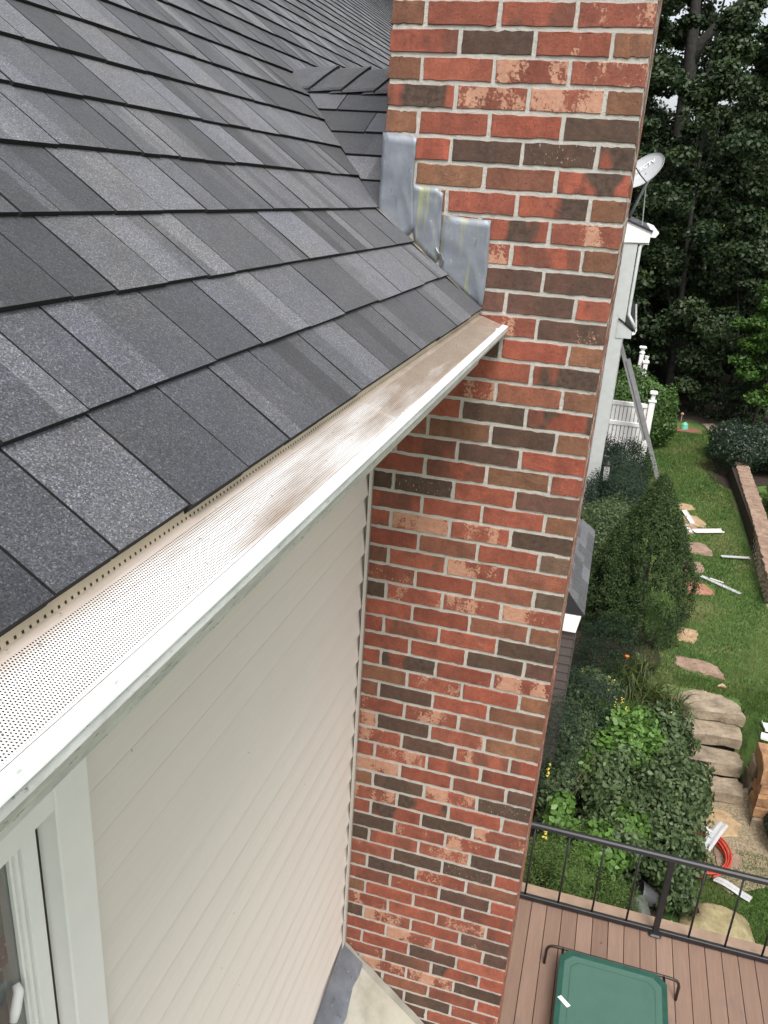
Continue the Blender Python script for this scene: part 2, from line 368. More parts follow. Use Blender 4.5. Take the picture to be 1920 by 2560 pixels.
def mk_clear():
    t = NT('clear_plastic'); t.b.inputs['Alpha'].default_value = .62; return t.done((.62, .63, .64), .2)
M['clear'] = mk_clear()
def mk_glass():
    t = NT('window_glass'); t.b.inputs['Transmission Weight'].default_value = .92; t.b.inputs['IOR'].default_value = 1.45
    return t.done((.80, .84, .83), .03)
M['glass'] = mk_glass()
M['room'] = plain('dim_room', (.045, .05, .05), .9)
def leaf_mat(name, dark, mid, light, rough=.5, trans=.25, spec=.4):
    t = NT(name); k = t.attr('tint'); c = t.ramp(k, [(0, dark), (.5, mid), (1, light)])
    c = t.mix(.4, c, t.ramp(t.noise(2.2, 3), [(.3, .7), (.7, 1.3)]), 'MULTIPLY')
    t.done(c, rough, spec=spec); tl = t.n('ShaderNodeBsdfTranslucent'); t.l(c, tl.inputs[0]); mx = t.n('ShaderNodeMixShader'); mx.inputs[0].default_value = trans
    t.l(t.b.outputs[0], mx.inputs[1]); t.l(tl.outputs[0], mx.inputs[2]); t.l(mx.outputs[0], t.out.inputs[0]); return t.m
M['leaf_tree'] = leaf_mat('dark_oak_leaves', (.016, .031, .012), (.032, .056, .020), (.062, .092, .034))
M['leaf_maple'] = leaf_mat('bright_maple_leaves', (.03, .07, .012), (.055, .12, .02), (.10, .19, .035))
M['leaf_arb'] = leaf_mat('arborvitae_sprays', (.018, .036, .011), (.038, .070, .019), (.075, .118, .034), .7)
M['leaf_yew'] = leaf_mat('dark_yew_needles', (.010, .022, .012), (.018, .038, .020), (.032, .058, .032), .7)
M['leaf_holly'] = leaf_mat('glossy_holly_leaves', (.014, .028, .016), (.026, .046, .026), (.055, .08, .05), .35)
M['leaf_green'] = leaf_mat('fresh_green_leaves', (.035, .075, .015), (.065, .13, .028), (.11, .19, .05), .5)
M['leaf_broad'] = leaf_mat('broad_shrub_leaves', (.026, .055, .020), (.045, .092, .030), (.075, .14, .045), .45)
M['leaf_bright'] = leaf_mat('bright_broad_leaves', (.055, .12, .020), (.095, .19, .036), (.14, .26, .06), .45)
M['leaf_dull'] = leaf_mat('dull_blue_green_leaves', (.040, .070, .026), (.078, .120, .046), (.125, .175, .075), .5)
M['leaf_jun'] = leaf_mat('juniper_needles', (.060, .110, .026), (.11, .19, .045), (.19, .28, .08), .7)
M['grass_blade'] = leaf_mat('grass_blades', (.052, .105, .022), (.095, .160, .036), (.22, .22, .085), .6)
M['strap'] = leaf_mat('strap_leaves', (.03, .055, .015), (.055, .088, .022), (.13, .14, .04), .5)
M['yellow'] = plain('yellow_flower', (.62, .50, .08), .6)
M['orange'] = plain('orange_flower', (.65, .20, .04), .6)
M['stalk'] = plain('dry_stalk', (.16, .13, .07), .8)
M['stucco'] = plain('foundation', (.2, .19, .18), .9)

# ------------------------------------------------------------------ terrain
def gz(x, y):
    x = np.asarray(x, dtype=float); y_ = np.asarray(y, dtype=float)
    sd = np.clip((-2.40 - y_) / .12, 0, 1); bed = np.clip((y_ + 1.45) / .3, 0, 1)
    lo_x = 6.9 * (1 - sd) + 6.42 * sd - .9 * bed * (1 - sd); wd = 1.0 * (1 - sd) + .42 * sd + .5 * bed * (1 - sd)
    t = np.clip((x - lo_x) / wd, 0, 1); t = t * t * (3 - 2 * t)
    far = np.clip((x - 26) / 60, 0, 1)
    return -7.2 + .7 * t + .02 * np.sin(x * 1.3) * np.sin(np.asarray(y) * 1.7) + far * 1.5
xs = np.concatenate([[-300, -120, -60, -30, -15], np.arange(-8, 5, .4), np.arange(5, 9, .1), np.arange(9, 34, .4), [36, 40, 46, 54, 66, 84, 120, 200, 400]])
ys = np.concatenate([[-400, -200, -100, -60, -40, -28, -20, -15], np.arange(-12, -4, .4), np.arange(-4, 0, .1), np.arange(0, 8, .4), [10, 15, 22, 35, 60, 120, 250, 400]])
XX, YY = np.meshgrid(xs, ys, indexing='ij'); ZZ = gz(XX, YY)
V = np.c_[XX.ravel(), YY.ravel(), ZZ.ravel()]; ny = len(ys)
I = (np.arange(len(xs) - 1)[:, None] * ny + np.arange(ny - 1)[None]).ravel()
lp = np.c_[I, I + ny, I + ny + 1, I + 1].ravel()
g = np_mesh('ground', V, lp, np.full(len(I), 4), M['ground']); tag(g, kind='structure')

def sheet(name, poly, dz, mat, step=None):
    # flat-ish polygon draped over the terrain
    c = np.mean(poly, axis=0); V = [(c[0], c[1], float(gz(*c)) + dz)]; n = len(poly); F = []
    rings = 5
    for k in range(1, rings + 1):
        for (x, y) in poly:
            px, py = c[0] + (x - c[0]) * k / rings, c[1] + (y - c[1]) * k / rings; V.append((px, py, float(gz(px, py)) + dz))
    for j in range(n): F.append((0, 1 + j, 1 + (j + 1) % n))
    for k in range(rings - 1):
        for j in range(n): a = 1 + k * n; F.append((a + j, a + n + j, a + n + (j + 1) % n, a + (j + 1) % n))
    return tag(mesh_obj(name, V, F, mat, smooth=True), kind='structure')
sheet('mulch_bed', [(3.2, .6), (3.2, -1.2), (4.4, -1.35), (5.6, -1.55), (6.6, -1.7), (7.6, -1.6), (8.4, -1.35), (9.3, -1.3), (9.3, .6), (6.5, .8)], .012, M['mulch'])
sheet('gravel_path', [(5.0, -2.1), (5.5, -1.6), (6.5, -1.6), (6.75, -2.0), (6.6, -2.7), (5.9, -3.0), (5.3, -2.6)], .016, M['gravel'])
sheet('soil_patch', [(22.1, -2.1), (22.5, -2.0), (22.8, -2.3), (22.7, -2.8), (22.4, -2.85), (22.1, -2.5)], .01, M['soil'])
sheet('holly_bed', [(17.2, -3.1), (17.6, -3.6), (18.2, -4.6), (20.2, -4.9), (20.4, -3.2), (18.8, -2.6), (17.7, -2.8)], .012, M['mulch'])

# ------------------------------------------------------------------ house: roof
EY, EZ, SL = .371, -.809, .77
KS = math.hypot(1, SL); CU, SU = 1 / KS, SL / KS
EXPO = .1425
def RP(x, s, h=0.0): return (x, EY + s * CU - h * SU, EZ + s * SU + h * CU)
house = empty('house', (-2.0, 1.2, -6.5))
tag(house, 'beige sided house with charcoal shingle roof and perforated white gutter', 'house')
XR0, XR1, SMAX = -3.7, 20.0, 12.4
roof = mesh_obj('roof', *(lambda b: (b.V, b.F))(MB().prism([RP(0, 0, -.022)[1:], RP(0, SMAX, -.022)[1:], RP(0, SMAX, -.05)[1:], RP(0, 0, -.05)[1:]], XR0, 0 - .004)
        .prism([RP(0, .44, -.022)[1:], RP(0, SMAX, -.022)[1:], RP(0, SMAX, -.05)[1:], RP(0, .44, -.05)[1:]], -.004, 1.47)
        .prism([RP(0, 0, -.022)[1:], RP(0, SMAX, -.022)[1:], RP(0, SMAX, -.05)[1:], RP(0, 0, -.05)[1:]], 1.47, XR1)
        .prism([RP(0, SMAX, -.022)[1:], (RP(0, SMAX)[1] + 4.5, RP(0, SMAX)[2] - 3.4), (RP(0, SMAX)[1] + 4.5, RP(0, SMAX)[2] - 3.5), RP(0, SMAX, -.06)[1:]], XR0, XR1)), M['shingle_edge'], house)

VX = lambda s: (s - .432) / .718 * .73      # valley between main slope and saddle
tabs = []                                    # (poly rows, tone, centre, thickness)
def tab(P, xa0, xb0, xa1, xb1, s0, s1, hb, tone):
    """P(x,s,h)->xyz ; bottom edge s0 from xa0..xb0, top edge s1 from xa1..xb1, butt height hb"""
    V = []; sm = s0 + (s1 - s0) * .3; lerp = lambda a, b, f: a + (b - a) * f
    for s, f, h in ((s0, 0, hb), (sm, .3, hb - .0022), (s1, 1, .0012 + hb * .15)):
        V += [P(lerp(xa0, xa1, f), s, h), P(lerp(xb0, xb1, f), s, h)]
    V += [P(xa0, s0, -.004), P(xb0, s0, -.004), P(xa1, s1, -.004), P(xb1, s1, -.004), P(lerp(xa0, xa1, .3), sm, -.004), P(lerp(xb0, xb1, .3), sm, -.004)]
    F = [(0, 1, 3, 2), (2, 3, 5, 4), (6, 7, 1, 0), (6, 0, 2, 10), (10, 2, 4, 8), (1, 7, 11, 3), (3, 11, 9, 5)]
    tabs.append((V, F, tone, np.mean([V[0], V[1], V[4], V[5]], axis=0)))
def course(P, x0f, x1f, s0, s1, breaks=None, tns=None):
    xa, xb = x0f(s0), x1f(s0)
    if xb - xa < .02: return
    x = xa if xa != XR0 else xa - R.random() * .12
    xsb = [x]
    if breaks:
        xsb = [b for b in breaks]
        while xsb[0] > xa: xsb.insert(0, xsb[0] - R.uniform(.10, .22))
    while xsb[-1] < xb: xsb.append(xsb[-1] + R.choice([.07, .09, .12, .14, .16, .2]) * R.uniform(.85, 1.1))
    xsb[-1] = xb
    if len(xsb) > 2 and xsb[-1] - xsb[-2] < .04: xsb.pop(-2)
    hi = R.random() < .5; skew0 = (x0f(s1) - x0f(s0)); skew1 = (x1f(s1) - x1f(s0))
    for i in range(len(xsb) - 1):
        a, b = xsb[i], xsb[i + 1]; hb = .0116 if hi else .0106; hi = (not hi) if R.random() < .85 else hi
        hb += R.uniform(-.0004, .0004); ds = R.uniform(-.0022, .0022); g = .0019
        k = R.choice([1, 1, 2, 2, 3]) if b - a > .1 else R.choice([1, 1, 2])
        cuts = sorted([a, b] + [a + (b - a) * R.uniform(.25, .75) for _ in range(k - 1)])
        tn = R.random()
        if tns and breaks and a in breaks: tn = tns[breaks.index(a)]; cuts = [a, b] if breaks.index(a) < 4 else cuts
        for j in range(len(cuts) - 1):
            c0, c1 = cuts[j], cuts[j + 1]
            ga = g if j == 0 else 0; gb = g if j == len(cuts) - 2 else 0
            ta = skew0 if (i == 0 and j == 0) else 0; tb = skew1 if (i == len(xsb) - 2 and j == len(cuts) - 2) else 0
            tone = min(1, max(0, (tn if j == 0 else (tn + R.choice([-.38, -.28, .3, .4])) ) * .92 + .04)); tn = tone
            tab(P, c0 + ga, c1 - gb, c0 + ga + ta, c1 - gb + tb, s0 + ds, s1, hb, tone)
ncourse = int(SMAX / EXPO)
TN = {0: [.30, .68, .22, .34, .66, .30, .5, .2, .6, .3, .55, .25]}
BR = {0: [-2.02, -1.93, -1.80, -1.66, -1.53, -1.40, -1.21, -1.03, -.79, -.60, -.40, -.20, -.004], 1: [-1.80, -1.71, -1.51, -1.36, -1.16, -.97, -.74, -.55, -.31, -.14, -.004]}
for i in range(ncourse):
    s0 = i * EXPO; s1 = s0 + EXPO + .012
    ls = lambda s: XR0
    if s0 < .42: rs = lambda s: -.003
    elif s0 < 1.14: rs = lambda s: max(VX(s), -.003) + .012
    else: rs = lambda s: XR1
    course(RP, ls, rs, s0, s1, BR.get(i), TN.get(i))
    if s0 < 1.14 and s0 > .42:
        course(RP, lambda s: 1.47 + .73 - (max(VX(s), 0)) - .73 + .01 if False else 1.47 - max(VX(s), 0) - .012, lambda s: XR1, s0, s1)
    elif s0 <= .42: course(RP, lambda s: 1.475, lambda s: XR1, s0, s1)
# saddle behind the chimney: ridge runs in Y at X = .73
RX, RZ0, CSL = .735, -.105, .60
KC = math.hypot(1, CSL)
def CP(y, s, h=0.0):   # near slope of the saddle; s measured up the slope from X=0
    return (s / KC - h * CSL / KC, y, RZ0 - CSL * RX + s * CSL / KC + h / KC)
def CP2(y, s, h=0.0):
    x, yy, z = CP(y, s, h); return (2 * RX - x, yy, z)
SC_MAX = RX * KC
def vy(s):             # Y of the valley on the saddle slope
    x, _, z = CP(0, s); return EY + (z - EZ) / SL
for P in (CP, CP2):
    for i in range(6):
        s1 = SC_MAX - i * EXPO; s0 = s1 - EXPO
        s1 += .012
        if s1 < .03: break
        s0 = max(s0, .0)
        y0f = lambda s: .660
        y1f = lambda s: max(vy(min(s, SC_MAX)) - .004, .69)
        # orient: tab() wants xa<xb; here "x" is y
        n0 = len(tabs); course(P, y0f, y1f, s0, s1, None)
        for q in range(n0, len(tabs)):
            V, F, tn, c = tabs[q]
            if P is CP: tabs[q] = (V, [f[::-1] for f in F], tn, c)
# rank tabs by size in the picture
def area_in_view(V):
    pts = [project(V[k]) for k in (0, 1, 5, 4)]
    if min(p[2] for p in pts) < .05: return 0
    cx = sum(p[0] for p in pts) / 4; cy = sum(p[1] for p in pts) / 4
    if cx < -60 or cx > 1300 or cy < -40 or cy > 1700: return 0
    if 985 < cx: return 0
    a = 0
    for k in range(4): a += pts[k][0] * pts[(k + 1) % 4][1] - pts[(k + 1) % 4][0] * pts[k][1]
    return abs(a) / 2
order = sorted(range(len(tabs)), key=lambda k: -area_in_view(tabs[k][0]))
big = set(order[:298]); rest = MB()
for k, (V, F, tn, c) in enumerate(tabs):
    if k in big:
        o = mesh_obj('shingle', V, F, M['shingle'], roof, mat2=M['shingle_edge'], idx2=[0, 0, 1, 1, 1, 1, 1]); o['tone'] = float(tn)
    else: rest.add(V, F, tn)
o = mesh_obj('shingle_field', rest.V, rest.F, M['shingle_far'], roof, False, {'tone': rest.A}, M['shingle_edge'], [0, 0, 1, 1, 1, 1, 1] * (len(rest.F) // 7)); o['kind'] = 'stuff'
# cap shingles on the saddle ridge: bent pieces lapping toward the chimney
def cap_piece(y0, y1, lift):
    prof = [(-.150, -.150 * CSL - .004), (-.145, -.145 * CSL + .004), (-.07, -.07 * CSL + .006), (-.018, -.006), (0, .001), (.018, -.006), (.07, -.07 * CSL + .006), (.145, -.145 * CSL + .004), (.150, -.15 * CSL - .004)]
    V = []; n = len(prof)
    for (y, lf) in ((y0, lift), (y0 + (y1 - y0) * .25, lift * .75), (y1, .003)):
        for j, (dx, dz) in enumerate(prof): V.append((RX + dx, y + .055 * abs(dx) / .15 + (.012 if (j == 0 or j == n - 1) else 0), RZ0 + .012 + dz + lf))
    for j, (dx, dz) in enumerate(prof): V.append((RX + dx, y0 + .055 * abs(dx) / .15 + .001, RZ0 + .012 + dz + lift - .014))
    F = []
    for k in range(2):
        for j in range(n - 1): F.append((k * n + j, (k + 1) * n + j, (k + 1) * n + j + 1, k * n + j + 1))
    for j in range(n - 1): F.append((3 * n + j, j, j + 1, 3 * n + j + 1))
    return V, F
# butt edges face the main roof end (larger Y)
yy = 1.10
for k in range(5):
    V, F = cap_piece(yy, yy + .165, .017); F = [f[::-1] for f in F]; yy -= .122
    o = mesh_obj('cap_shingle', V, F, M['shingle'], roof, mat2=M['shingle_edge'], idx2=[0] * 16 + [1] * 8); o['tone'] = [.55, .42, .5, .38, .45][k]
cap_tip = MB(); cap_tip.add([(RX - .05, 1.27, RZ0 + .02), (RX + .04, 1.27, RZ0 + .02), (RX + .03, 1.33, RZ0 + .028), (RX - .06, 1.31, RZ0 + .0)], [(0, 1, 2, 3)])

# ------------------------------------------------------------------ house: gutter and eave
gut = mesh_obj('gutter', *(lambda b: (b.V, b.F))(MB().prism(
    [(.2835, -.8475), (.2825, -.858), (.2885, -.8715), (.300, -.880), (.330, -.905), (.352, -.935), (.361, -.968), (.430, -.968),
     (.430, -.850), (.427, -.850), (.427, -.965), (.364, -.965), (.355, -.937), (.333, -.908), (.302, -.883), (.291, -.8735), (.286, -.858), (.287, -.8475)], XR0, -.012)),
    M['gutter_face'], house)
lip = MB().prism([(.2820, -.8445), (.2815, -.8465), (.2985, -.8430), (.2985, -.8408)], XR0, -.012).build('gutter_lip', M['white_metal'], gut)
MB().prism([(.2885, -.8515), (.2900, -.868), (.302, -.879), (.330, -.9035), (.354, -.935), (.363, -.964), (.428, -.964), (.428, -.852)], -.016, -.0125).build('end_cap', M['gutter_face'], gut)
MB().prism([(.360, -.963), (.426, -.963), (.426, -.93), (.360, -.945)], XR0, -.02).build('debris', M['gutter_in'], gut)
MB().box(XR0, -.02, .4262, .4268, -.96, -.83).build('back_wall', M['gutter_in'], gut)
for (a, b, dz) in ((XR0, -1.214, .0009), (-1.2255, -.02, 0.0)):
    prof = [(.2975, -.8402), (.3010, -.8405), (.3300, -.8315), (.3585, -.8222), (.3700, -.8207)]
    MB().prism([(y, z + dz) for y, z in prof], a, b, close=False).build('gutter_guard', M['guard'], gut)
fl = MB().prism([(.3696, -.8209), (.3712, -.8209), (.3745, -.8095), (.3730, -.8095)], XR0, -.02).build('slotted_flange', M['tan_metal'], gut)
sm = MB(); x = XR0
while x < -.03:
    # slots sit on the tilted face of the flange
    y0, z0, y1, z1 = .37115, -.8192, .3719, -.8165
    sm.add([(x, y0 - .0013, z0), (x + .0028, y0 - .0013, z0), (x + .0028, y1 - .0013, z1), (x, y1 - .0013, z1)], [(0, 1, 2, 3)]); x += .0088
o = sm.build('flange_slot', M['dark_slot'], gut); o['kind'] = 'stuff'
for (x, y) in ((-2.168, .290), (-2.06, .290), (-1.561, .289), (-1.186, .293), (-1.165, .2925), (-.711, .292), (-.136, .296), (-2.75, .291), (-3.1, .291)):
    zt = -.8405 + (y - .3) * .2
    b = MB(); r0 = .0046; ring = [(math.cos(a) * r0, math.sin(a) * r0) for a in [k * math.pi / 3 for k in range(6)]]
    b.prism([(x + p[0] * 1.25, y + p[1] * 1.25) for p in ring], zt - .001, zt + .0012, 'z'); b.prism([(x + p[0], y + p[1]) for p in ring], zt + .0012, zt + .005, 'z')
    b.build('screw', M['white_metal'], gut)
MB().box(XR0, -.002, .4305, .455, -1.0, -.845).build('fascia', M['white_pvc'], house)
MB().box(XR0, -.002, .432, .69, -1.013, -1.001).build('soffit', M['white_pvc'], house)

# ------------------------------------------------------------------ house: wall, siding boards, window
WY = .688
wall = MB().box(-1.66, -.002, WY + .012, WY + .16, -7.3, -1.0).box(XR0, -2.98, WY + .012, WY + .16, -7.3, -1.0).box(-2.98, -1.66, WY + .012, WY + .16, -7.3, -2.95).box(-2.98, -1.66, WY + .012, WY + .16, -1.38, -1.0).build('wall', M['siding'], house)
MB().box(1.48, 13.2, .72, .9, -7.3, -.6).build('wall', M['siding'], house)
z = -1.02; EXP = .1055; XJ = -.020
nb = 0
while z > -5.3:
    x0 = -1.612 if z - EXP < 9 else XR0
    b = MB(); y1 = WY + .0035; y0 = WY - .0065
    # one lap: face slopes outward toward its lower edge, then a return under it
    zt, zb = z, z - EXP
    w1 = R.uniform(-.0008, .0008)
    ks = np.linspace(x0, XJ, 9); V = []; F = []
    for i, xx in enumerate(ks):
        wv = .0011 * math.sin(xx * 3.1 + zb * 9) + w1
        V += [(xx, WY + .0055 + wv * .4, zt), (xx, WY - .0030 + wv, zt - (zt - zb) * .5), (xx, WY - .0115 + wv, zb + .0085), (xx, WY - .0068 + wv, zb), (xx, WY + .006, zb + .001)]
    for i in range(8):
        for j in range(4): a = i * 5 + j; F.append((a, a + 1, a + 6, a + 5))
    F.append((0, 4, 3, 2, 1)); b.add(V, F); o = b.build('siding_board', M['siding'], wall); z = zb; nb += 1
jc = MB().box(-.040, -.005, WY - .0150, WY - .0132, -5.4, -1.02).box(-.0075, -.004, WY - .0150, WY + .01, -5.4, -1.02)
jc.build('corner_channel', M['siding'], wall)
MB().box(-.006, -.0035, WY - .018, WY - .012, -3.5, -1.02).build('caulk_bead', M['caulk'], wall)
# window
win = mesh_obj('window', *(lambda b: (b.V, b.F))(MB()
    .bbox(-1.694, -1.613, .656, WY + .01, -3.0, -1.02, .003)          # right casing
    .bbox(-2.95, -1.6945, .6565, WY + .01, -1.372, -1.02, .003)         # head casing
    .bbox(-3.05, -2.96, .656, WY + .01, -3.0, -1.02, .003)
    .bbox(-2.95, -1.6945, .6565, WY + .01, -3.0, -2.9, .003)), M['white_pvc'], house)
MB().box(-1.6943, -1.684, .6985, .80, -2.9, -1.3725).box(-2.955, -1.6945, .6985, .80, -1.385, -1.3725).build('reveal', M['white_pvc'], win)
MB().box(-1.7000, -1.6946, .6935, .6975, -2.9, -1.386).build('gasket', M['dark_slot'], win)
sash = MB(); 
for (a, b_, c_, d_, y0_) in ((-1.733, -1.7005, -2.88, -1.388, .690), (-2.93, -1.7335, -1.420, -1.388, .690), (-2.93, -1.7335, -2.88, -2.83, .690), (-2.94, -2.90, -2.83, -1.456, .698)):
    sash.bbox(a, b_, y0_, y0_ + .05, c_, d_, .003)
sash.bbox(-1.7415, -1.7335, .697, .735, -2.83, -1.4205, .002).bbox(-1.7480, -1.7418, .703, .733, -2.83, -1.4205, .001)
sash.build('sash', M['white_pvc'], win)
MB().box(-2.90, -1.748, .710, .714, -2.83, -1.4205).build('pane', M['glass'], win)
hb = MB().tube([(-1.764, .706, -1.668), (-1.768, .698, -1.676), (-1.784, .694, -1.698), (-1.793, .692, -1.710)], [.006, .008, .0085, .006], 8)
hb.build('handle', M['white_pvc'], win, True)
# room and a soft toy seen through the pane
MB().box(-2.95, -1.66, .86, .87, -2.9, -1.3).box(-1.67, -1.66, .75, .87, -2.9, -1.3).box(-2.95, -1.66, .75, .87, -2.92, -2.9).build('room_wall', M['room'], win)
MB().box(-1.785, -1.772, .745, .76, -2.83, -1.42).build('inner_frame', plain('grey_inner_frame', (.16, .17, .165), .6), win)
def blob(name, c, r, mat, parent=None, n=14, jag=.12, seed=0, sub=2):
    import bmesh
    bm = bmesh.new(); bmesh.ops.create_icosphere(bm, subdivisions=sub, radius=1); rr_ = random.Random(seed)
    ph = [rr_.uniform(0, 6.28) for _ in range(6)]
    for v in bm.verts:
        p = v.co; k = 1 + jag * (math.sin(p.x * 3.1 + ph[0]) * math.cos(p.y * 2.7 + ph[1]) + .6 * math.sin(p.z * 4.3 + ph[2] + p.x * 2)) 
        v.co = Vector((c[0] + p.x * r[0] * k, c[1] + p.y * r[1] * k, c[2] + p.z * r[2] * k))
    me = bpy.data.meshes.new(name); bm.to_mesh(me); bm.free(); me.materials.append(mat)
    me.polygons.foreach_set('use_smooth', [True] * len(me.polygons))
    o = bpy.data.objects.new(name, me); COL.objects.link(o)
    if parent is not None:
        o.parent = parent; me.transform(Matrix.Translation(-parent.location))
    return o
toy = blob('plush_toy', (-1.712, .785, -1.675), (.042, .022, .05), plain('pink_red_plush', (.48, .07, .10), .9), seed=3)
tag(toy, 'pink and green strawberry plush toy behind the window pane', 'soft toy')
tg = blob('leaf_cap', (-1.712, .780, -1.618), (.045, .024, .024), plain('green_plush', (.10, .42, .24), .9), seed=4); tg.parent = toy
for k in range(7):
    d = blob('dot', (-1.735 + .017 * (k % 3) + .008 * (k // 3 % 2), .762, -1.655 - .018 * (k // 3)), (.003, .002, .003), M['letter'], sub=1, jag=0); d.parent = toy

# ------------------------------------------------------------------ chimney
chim = empty('chimney', (.73, .35, -7.2)); tag(chim, 'tall red and brown brick chimney with pale mortar beside the gutter end', 'chimney')
CW = 27.5 * IN; CL = 1.47
core = MB(); FR = .0032
rows_z = np.arange(2, -101, -1)
core.box(FR, CL - FR, .0, CW - FR, -7.3, 9.05 * CH).build('mortar', M['mortar'], chim)
ROWS = ["CRRO", "ORDR", "CCRO", "OCCM", "DRRO", "MDDR", "MRO", "OMC", "CM", "ORC", "BB", "RBB", "BC", "ORD", "MR", "ORCO",
        "MDRO", "ODOR", "RBRR", "RORR", "BRDD", "OCRR", "DCCR", "GRRR", "RCRR", "GRRC", "CCCD", "ORRR", "DRRR", "BDRR", "CRMR", "ORCO",
        "ORBR", "ORCC", "OCBC", "RRBC", "RRCR", "BRRC", "DCDO", "RRMC", "CDMR", "BCCD", "DCRD", "RDDC", "RCDR", "RBRR", "RRRO", "RCRC",
        "BRCB", "BRCR", "RBRC", "RMRC", "DCCD", "RRRB", "CDBB", "RRBR", "RDRC", "ORRB", "RMRC", "RDRR"]
def code_cols(c):
    def j(t, k=.20):
        f = R.uniform(1 - k, 1 + k); h_ = R.uniform(-.06, .06); return (max(.01, t[0] * f), max(.01, t[1] * f * (1 + h_)), max(.01, t[2] * f * (1 + h_)))
    red = (.250, .070, .042); org = (.190, .086, .048); brn = (.120, .058, .042); drk = (.062, .038, .028)
    if c == 'R': return j(red if R.random() < .75 else (.20, .075, .045)), R.choice([0, 0, .25, .5]), R.uniform(-.6, .42), R.uniform(0, .3)
    if c == 'O': return j(org), .0, R.uniform(-.5, .2), 0
    if c == 'B': return j(brn), .6, R.uniform(-.5, .3), .3
    if c == 'G': return j((.12, .075, .05)), .2, -.6, .1
    if c == 'D': return j((.082, .046, .031)), .7, -.8, R.choice([0, .2, .5, .75])
    if c == 'M': return j(red), 1.0, -.3, .4
    return j((.24, .072, .045)), .0, R.uniform(.5, 1.0), .15
ATTRS = ('br', 'bg', 'bb', 'dark', 'cream', 'speck', 'seed')
def ragged(w, h, n_long=10, n_short=2, amp=.0010):
    pts = []
    def edge(p, q, n):
        for k in range(n): f = k / n; pts.append([p[0] + (q[0] - p[0]) * f, p[1] + (q[1] - p[1]) * f])
    edge((0, 0), (w, 0), n_long); edge((w, 0), (w, h), n_short + 1); edge((w, h), (0, h), n_long); edge((0, h), (0, 0), n_short + 1)
    for p in pts: p[0] += R.gauss(0, amp * .8); p[1] += R.gauss(0, amp)
    cr = .002
    return pts
farb = MB(); faratt = {k: [] for k in ATTRS}
def brick(face, u0, u1, v, code, side_depth, individual):
    """face 'n' near (X=0): u along +Y, outward -X ; face 's' (Y=0): u along +X, outward -Y"""
    h = CH - .0120; z0 = -(v + 1) * CH + .0060; w_ = u1 - u0
    pts = ragged(w_, h); n = len(pts); dep = R.uniform(-.0010, .0018) if face == 'n' else R.uniform(-.0002, .0008); cx, cz = w_ / 2, h / 2
    def P(u, zz, d):
        return (-d, u0 + u, z0 + zz) if face == 'n' else (u0 + u, -d, z0 + zz)
    V = [P(cx + (p[0] - cx) * .985, cz + (p[1] - cz) * .955, dep + R.gauss(0, .0003)) for p in pts] + [P(p[0], p[1], dep - .0016) for p in pts] + [P(p[0], p[1], -side_depth) for p in pts]
    F = [tuple(range(n))]
    for k in range(n):
        q = (k + 1) % n; F.append((k, n + k, n + q, q)); F.append((n + k, 2 * n + k, 2 * n + q, n + q))
    if face == 'n': F = [f[::-1] for f in F]
    col, dk, crm, spk = code_cols(code); vals = (*col, dk, crm, spk, R.uniform(0, 40))
    if individual:
        o = mesh_obj('brick', V, F, M['brick'], chim)
        for k, x in zip(ATTRS, vals): o[k] = float(x)
    else:
        farb.add(V, F)
        for k, x in zip(ATTRS, vals): faratt[k] += [x] * len(F)
J = .0118
for v in range(-9, 100):
    row = ROWS[v] if 0 <= v < len(ROWS) else ''.join(R.choice('RRRRODCBMR') for _ in range(4))
    stretch = (v % 2 == 0)
    u = -.0012; k = 0; first = True
    while u < CW - .03:
        L = (8 * IN - J) if (stretch or not first) else (4 * IN - J)
        if first: L += .001
        u1 = min(u + L, CW + .0012)
        if CW - u1 < .03: u1 = CW + .0012
        code = row[k] if k < len(row) else R.choice('RROC')
        jt = R.uniform(-.0015, .0015)
        brick('n', u, u1 + jt * (u1 < CW), v, code, .09, -1 <= v < 58)
        u = u1 + J; k += 1; first = False
    # outer side face (seen at a grazing angle)
    x = (4 * IN - J if stretch else 8 * IN - J) + J - .0012 if False else 0
    # corner returns are the ends of the near-face bricks; continue after them
    x = (4 * IN) if stretch else (8 * IN)
    # return of the corner brick
    brick('s', .012, x - J, v, (row[0] if row else 'R'), .05, False)
    while x < CL - .05:
        x1 = min(x + 8 * IN - J, CL + .0012)
        brick('s', x, x1, v, R.choice('RRRROCB'), .05, False); x = x1 + J
o = mesh_obj('side_bricks', farb.V, farb.F, M['brick_far'], chim, False, faratt); o['kind'] = 'stuff'
MB().box(-.03, CL + .03, -.03, CW + .03, 9.06 * CH, 9.06 * CH + .06).build('crown', M['cap'], chim)
# stepped lead flashing
def lead(poly, x_out, bulge, name='flashing', lift=.0):
    # poly: (Y, Z) outline on the near face
    c = np.mean(poly, axis=0); V = []; n0 = len(poly); pts = []
    for i in range(n0):
        a = np.array(poly[i]); b = np.array(poly[(i + 1) % n0]); m = 6
        for k in range(m):
            q = a + (b - a) * k / m; pts.append(q + NR.normal(0, .0005, 2))
    n = len(pts); rings = 5
    for k in range(rings + 1):
        f = 1 - k / (rings + .5)
        for q in pts:
            p = c + (q - c) * f
            V.append((-(x_out + bulge * (1 - f) + .0018 * math.sin(p[0] * 90 + k) * math.sin(p[1] * 70) + (.0 if k else R.uniform(0, .0025))), p[0], p[1]))
    for q in pts: V.append((-(x_out - .003), q[0], q[1]))
    F = [tuple(rings * n + j for j in range(n))]
    for k in range(rings):
        for j in range(n): F.append((k * n + j, k * n + (j + 1) % n, (k + 1) * n + (j + 1) % n, (k + 1) * n + j))
    b = (rings + 1) * n
    for j in range(n): F.append((b + j, b + (j + 1) % n, (j + 1) % n, j))
    return mesh_obj(name, V, F, M['lead'], chim, True)
